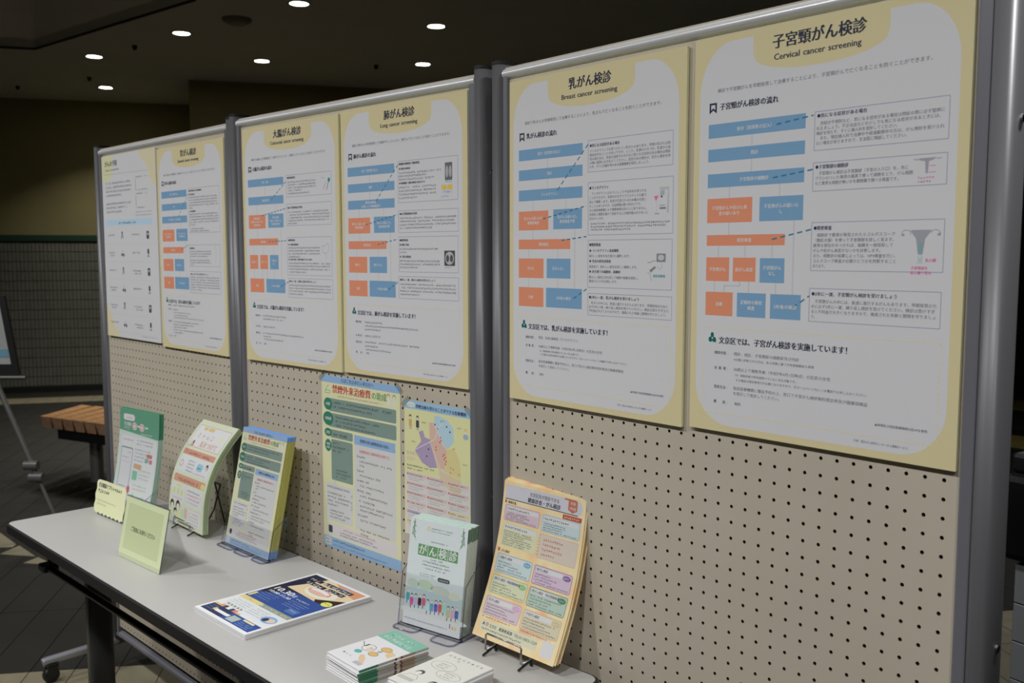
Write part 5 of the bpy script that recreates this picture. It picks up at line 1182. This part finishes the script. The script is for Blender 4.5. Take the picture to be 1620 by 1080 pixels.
# seminar flyer pile; sheet's top edge points to the panels
A_, B_, Cc, D_ = Vector((-.493, -.136)), Vector((-.287, -.125)), Vector((-.264, -.421)), Vector((-.480, -.425))
fl_loc = (-.478, -.430); frz = math.radians(3.4)
fp = lying_thing('flyer_pile', (*fl_loc, .70), frz, 'white edged pile of flyers under the navy seminar flyer', 'flyer pile')
mb = MB()
rnd = random.Random(4)
for i in range(11):
    dx, dy = rnd.uniform(-.0008, .0008), rnd.uniform(-.0008, .0008); mb.box(dx, .21 + dx, dy, .297 + dy, i * .001 + .0001, i * .001 + .00098)
o = mb.build('sheets', 'paper', fp); o['kind'] = 'stuff'
ft = lying_thing('seminar_flyer', (*fl_loc, .7112), frz, 'navy seminar flyer with 10.30 date and mouth close-up, on top of its pile', 'flyer')
slab('paper_sheet', 'paper', ft, lying(), .21, .297, 0, .0003); sfs = seminar_flyer(); sfs.tone = (.93, .15); sfs.build('printed_face', ft, lambda u, v, n: (u, v, .0003 + n), .00004)

def curl(u, v, n, w=.105, amt=.010):
    return (u, v, n + amt * max(0, (.35 - u / w)) ** 2 * 2.2 * 0 + amt * (max(0, .5 - v / .148)) ** 2)
def booklet_stack(count, th, loc, rz, cover, names, group, cov_m, spine_cols, labels, alt=None):
    for i in range(count):
        rr = random.Random(i * 3 + count); top = i == count - 1
        t = lying_thing(names, (loc[0] + rr.uniform(-.002, .002), loc[1] + rr.uniform(-.002, .002), .70 + i * th), rz + rr.uniform(-.02, .02) * (0 if top else 1), labels[0] if top else labels[1] % ('lowest', 'second from the bottom', 'third from the bottom', 'fourth from the bottom', 'third from the top', 'second from the top')[i], 'booklet', group)
        mp = lambda u, v, n: (u, v, n)
        slab('pages', 'paper', t, mp, .103, .146, .0003, th - .0005, u0=.0, v0=.001); slab('cover', cov_m, t, mp, .105, .148, th - .0005, th - .0002); slab('back_cover', cov_m, t, mp, .105, .148, 0, .0003)
        mb = MB(); mb.bevbox(.1045, .1058, 0, .148, 0, th - .0002, .0004, 1); sp = mb.build('spine', spine_cols, t)
        cover.tone = (.92, .2)
        if top: cover.build('printed_face', t, lambda u, v, n, z=th - .0002: (u, v, z + n), .00004)
M['spinemix'] = stripes_mat('booklet_spine', [(0, C(40, 92, 66))], 1)
nt = M['spinemix'].node_tree
for l in list(nt.links):
    if l.to_node.type == 'MAP_RANGE': nt.links.remove(l)
sp_ = [n for n in nt.nodes if n.type == 'SEPXYZ'][0]; mr_ = [n for n in nt.nodes if n.type == 'MAP_RANGE'][0]; mr_.inputs[2].default_value = .148; nt.links.new(sp_.outputs['Y'], mr_.inputs[0])
rp_ = [n for n in nt.nodes if n.type == 'VALTORGB'][0]
for i, (z, c) in enumerate([(0, C(40, 92, 66)), (.26, C(130, 128, 122)), (.5, C(70, 40, 36)), (.53, C(150, 140, 126)), (.58, C(76, 46, 40)), (.61, C(120, 104, 88)), (.80, C(132, 130, 126))]):
    if i < len(rp_.color_ramp.elements): e = rp_.color_ramp.elements[i]
    else: e = rp_.color_ramp.elements.new(z)
    e.position = z; e.color = (*c, 1)
booklet_stack(7, .0044, (-.057, -.362), math.radians(1.0), small_booklet_cover(), 'care_booklet', 'small white booklets with teal heading, stacked', 'paper', 'spinemix',
              ['small white booklet with teal heading and cartoon figure, topmost of its stack', 'small green-spined booklet in the teal-headed stack, %s'])
booklet_stack(7, .0042, (.101, -.337), math.radians(6.5), talk_booklet_cover(), 'talk_booklet', 'small cream booklets stacked beside the teal ones', 'paper', 'paper',
              ['small cream booklet with speech bubble drawings, topmost of its stack', 'small cream booklet under the speech bubble cover, %s'])

# ================================================================== BEHIND: BENCH, EASEL, TILED PIER
BROW = Vector((.573, .214))
bench = empty('wooden_bench', (-4.9, .5, 0)); tag(bench, 'orange wooden slatted bench on dark legs behind the far panel', 'bench')
row = BROW.normalized(); start = Vector((-5.06, .46))
for i in range(13):
    p = start + row * (.103 * i); a = math.atan2(.30 + .022 * i, -.27 + .012 * i); d = Vector((math.cos(a), math.sin(a))); L = .46; q = row * .098
    mb = MB(); P4 = [p, p + q, p + q * 1.06 + d * L, p + d * L]; lo = [v + d * .02 + row * sgn_ for v, sgn_ in zip(P4, (.009, -.007, -.007, .009))]
    vs = [(v.x + 4.9, v.y - .5, .42) for v in P4] + [(v.x + 4.9, v.y - .5, .345) for v in lo]
    mb.add(vs, [(0, 1, 2, 3), (7, 6, 5, 4), (0, 4, 5, 1), (1, 5, 6, 2), (2, 6, 7, 3), (3, 7, 4, 0)]); sl = mb.build('slat', 'wood', bench); sl.data.materials.append(M['endgrain'])
    for pl in sl.data.polygons:
        if pl.normal.y < -.45 and abs(pl.normal.z) < .5: pl.material_index = 1
mb = MB()
for off in (.07, .33):
    a0 = start + row * .14 + Vector((-.66, .74)) * off; a1 = a0 + row * 1.2; nn = Vector((-row.y, row.x)) * .03
    mb.prism([(v.x + 4.9, v.y - .5) for v in (a0 - nn, a1 - nn, a1 + nn, a0 + nn)], .28, .344)
mb.build('frame_rail', 'black', bench)
for off, al in ((.19, .36), (.19, 1.15)):
    c = start + row * al + Vector((-.66, .74)) * off
    mb = MB(); mb.tube([(c.x + 4.9, c.y - .5, 0), (c.x + 4.9, c.y - .5, .29)], .04, 16); mb.build('leg', 'steel', bench)
c = start + row * .72 + Vector((-.66, .74)) * .2; mb = MB(); mb.box(c.x + 4.9 - .13, c.x + 4.9 + .3, c.y - .5 - .12, c.y - .5 + .12, 0.004, .30, rz=.19, c=(c.x + 4.9, c.y - .5)); mb.build('pedestal', 'black', bench)

# poster easel at the left edge
ez = empty('display_easel', (-3.9, 0, 0)); tag(ez, 'grey aluminium tripod easel with clear clamp, at the left edge', 'easel')
def W(x, y, z): return (x + 3.9, y, z)
view_r = Vector((.654, .7564, 0)); view_f = Vector((-.7564, .654, 0))
base = Vector((-3.90, -.014, .739)); foot = Vector((-3.714, .199, 0))
mb = MB(); top = base + Vector((0, 0, .9)); a_ = base + Vector((0, 0, .02))
mb.tube([W(*(base + (base - foot) * .12)), W(*(base + (foot - base) * .62))], .0125, 10); mb.build('leg', 'steel', ez)
mb = MB(); mb.tube([W(*(base + (foot - base) * .5)), W(*(foot + Vector((0, 0, .01))))], .009, 10); mb.build('leg', 'steel', ez)
lf = base - view_r * .55; mb = MB(); mb.tube([W(*(base - view_r * .14)), W(lf.x, lf.y, 0.01)], .011, 10); mb.build('leg', 'steel', ez)
rf = base + view_f * .35 - view_r * .35; mb = MB(); mb.tube([W(*(base - view_r * .08 + Vector((0, 0, .4)))), W(rf.x, rf.y, 0.01)], .011, 10); mb.build('leg', 'steel', ez)
mb = MB(); mb.tube([W(*(base - view_r * .12 - Vector((0, 0, .05)))), W(*(base - view_r * .12 + Vector((0, 0, .75)) + view_f * .12))], .012, 10); mb.build('mast', 'steel', ez)
mid = base + (foot - base) * .54
for k, q in ((-.03, .02), (.03, -.018)):
    c = mid + (foot - base).normalized() * k * 1.1
    mb = MB(); mb.tube([W(*(c - view_r * .034 - view_f * .01)), W(*(c + view_r * .034 - view_f * .01))], .024, 12); mb.build('clamp', 'clampm', ez)
e0 = Vector((-3.814, .083, .818)); mb = MB()
l0 = e0 - view_r * .62; 
mb.tube([W(*l0), W(*e0)], .011, 8); mb.build('ledge', 'leg', ez)
# framed screen board standing on the ledge
fb = empty('framed_board', (0, 0, 0)); tag(fb, 'black framed information board standing on the tripod easel, cut by the edge', 'board')
tl = view_f * .10 + Vector((0, 0, .99)); tl.normalize(); nrm = view_r.cross(tl).normalized()
br = Vector((-3.835, .06, .832)) - view_f * .004; BW, BH = .56, .40
skew = -view_r * .19
def bp_(u, v, n): return tuple(br - view_r * (BW - u) + (tl + skew * .0) * v - view_r * (v * .20) + nrm * n)
def quadbox(u0, u1, v0, v1, n0, n1, nm, m, par):
    P8 = [bp_(u, v, n) for n in (n0, n1) for u, v in ((u0, v0), (u1, v0), (u1, v1), (u0, v1))]
    mb = MB(); mb.add(P8, [(3, 2, 1, 0), (4, 5, 6, 7), (0, 1, 5, 4), (1, 2, 6, 5), (2, 3, 7, 6), (3, 0, 4, 7)]); return mb.build(nm, m, par)
quadbox(0, BW, 0, BH, -.02, 0, 'frame', 'black', fb); sg1 = 1 if nrm.dot(view_f) < 0 else -1
M['bluepaper'] = mat('board_picture', (.16, .36, .48), .6, var=.1); M['palepaper'] = mat('board_pale_area', (.40, .42, .40), .6, var=.05)
for n0, u0, u1, v0, v1, nm, m in ((.0, .03, BW - .03, .055, BH - .03, 'picture', 'palepaper'), (.002, .03, BW - .034, .09, .13, 'picture_band', 'bluepaper')):
    if sg1 > 0: quadbox(u0, u1, v0, v1, n0, n0 + .002, nm, m, fb)
    else: quadbox(u0, u1, v0, v1, -.022 - n0, -.02 - n0, nm, m, fb)

# white tiled pier and dark cabinet seen past the last post
pier = empty('tiled_pier', (.455, 1.33, 0), math.radians(-10)); tag(pier, 'low pier faced with white tiles beyond the nearest panel post', 'pier')
mb = MB(); mb.box(.004, .5, .004, .3, 0, .655); mb.build('core', 'grout', pier)
def tile_box(x0, x1, y0, y1, z0, z1):
    mb = MB(); mb.bevbox(x0, x1, y0, y1, z0, z1, .0015, 1); return mb.mesh('glazed_tile')
tA = tile_box(0, .097, -.004, .004, 0, .097); tB = tile_box(-.004, .004, 0, .097, 0, .097)
for me in (tA, tB): me.materials.append(M['wtile'])
for r in range(7):
    for c in range(5): o = link('glazed_tile', tA, None, pier); o.location = (.0015 + c * .1, 0, r * .1 - .045 + .0015) if r else (.0015 + c * .1, 0, -.045 + .0015); o.scale = (1, 1, 1)
    for c in range(3): o = link('glazed_tile', tB, None, pier); o.location = (0, .0015 + c * .1 + .004, r * .1 - .045 + .0015)
cab = empty('dark_cabinet', (.415, 1.32, .662), math.radians(-10)); tag(cab, 'black rounded cabinet standing on the white tiled pier', 'cabinet')
mb = MB(); mb.bevbox(-.0, .5, .0, .28, 0, .225, .02); mb.build('body', 'black', cab); mb = MB(); mb.bevbox(.01, .49, .02, .26, .225, .275, .01); mb.build('lid', 'black', cab)
print('objects', len(COL.objects), 'tris', sum(len(o.data.polygons) for o in COL.objects if o.type == 'MESH'))
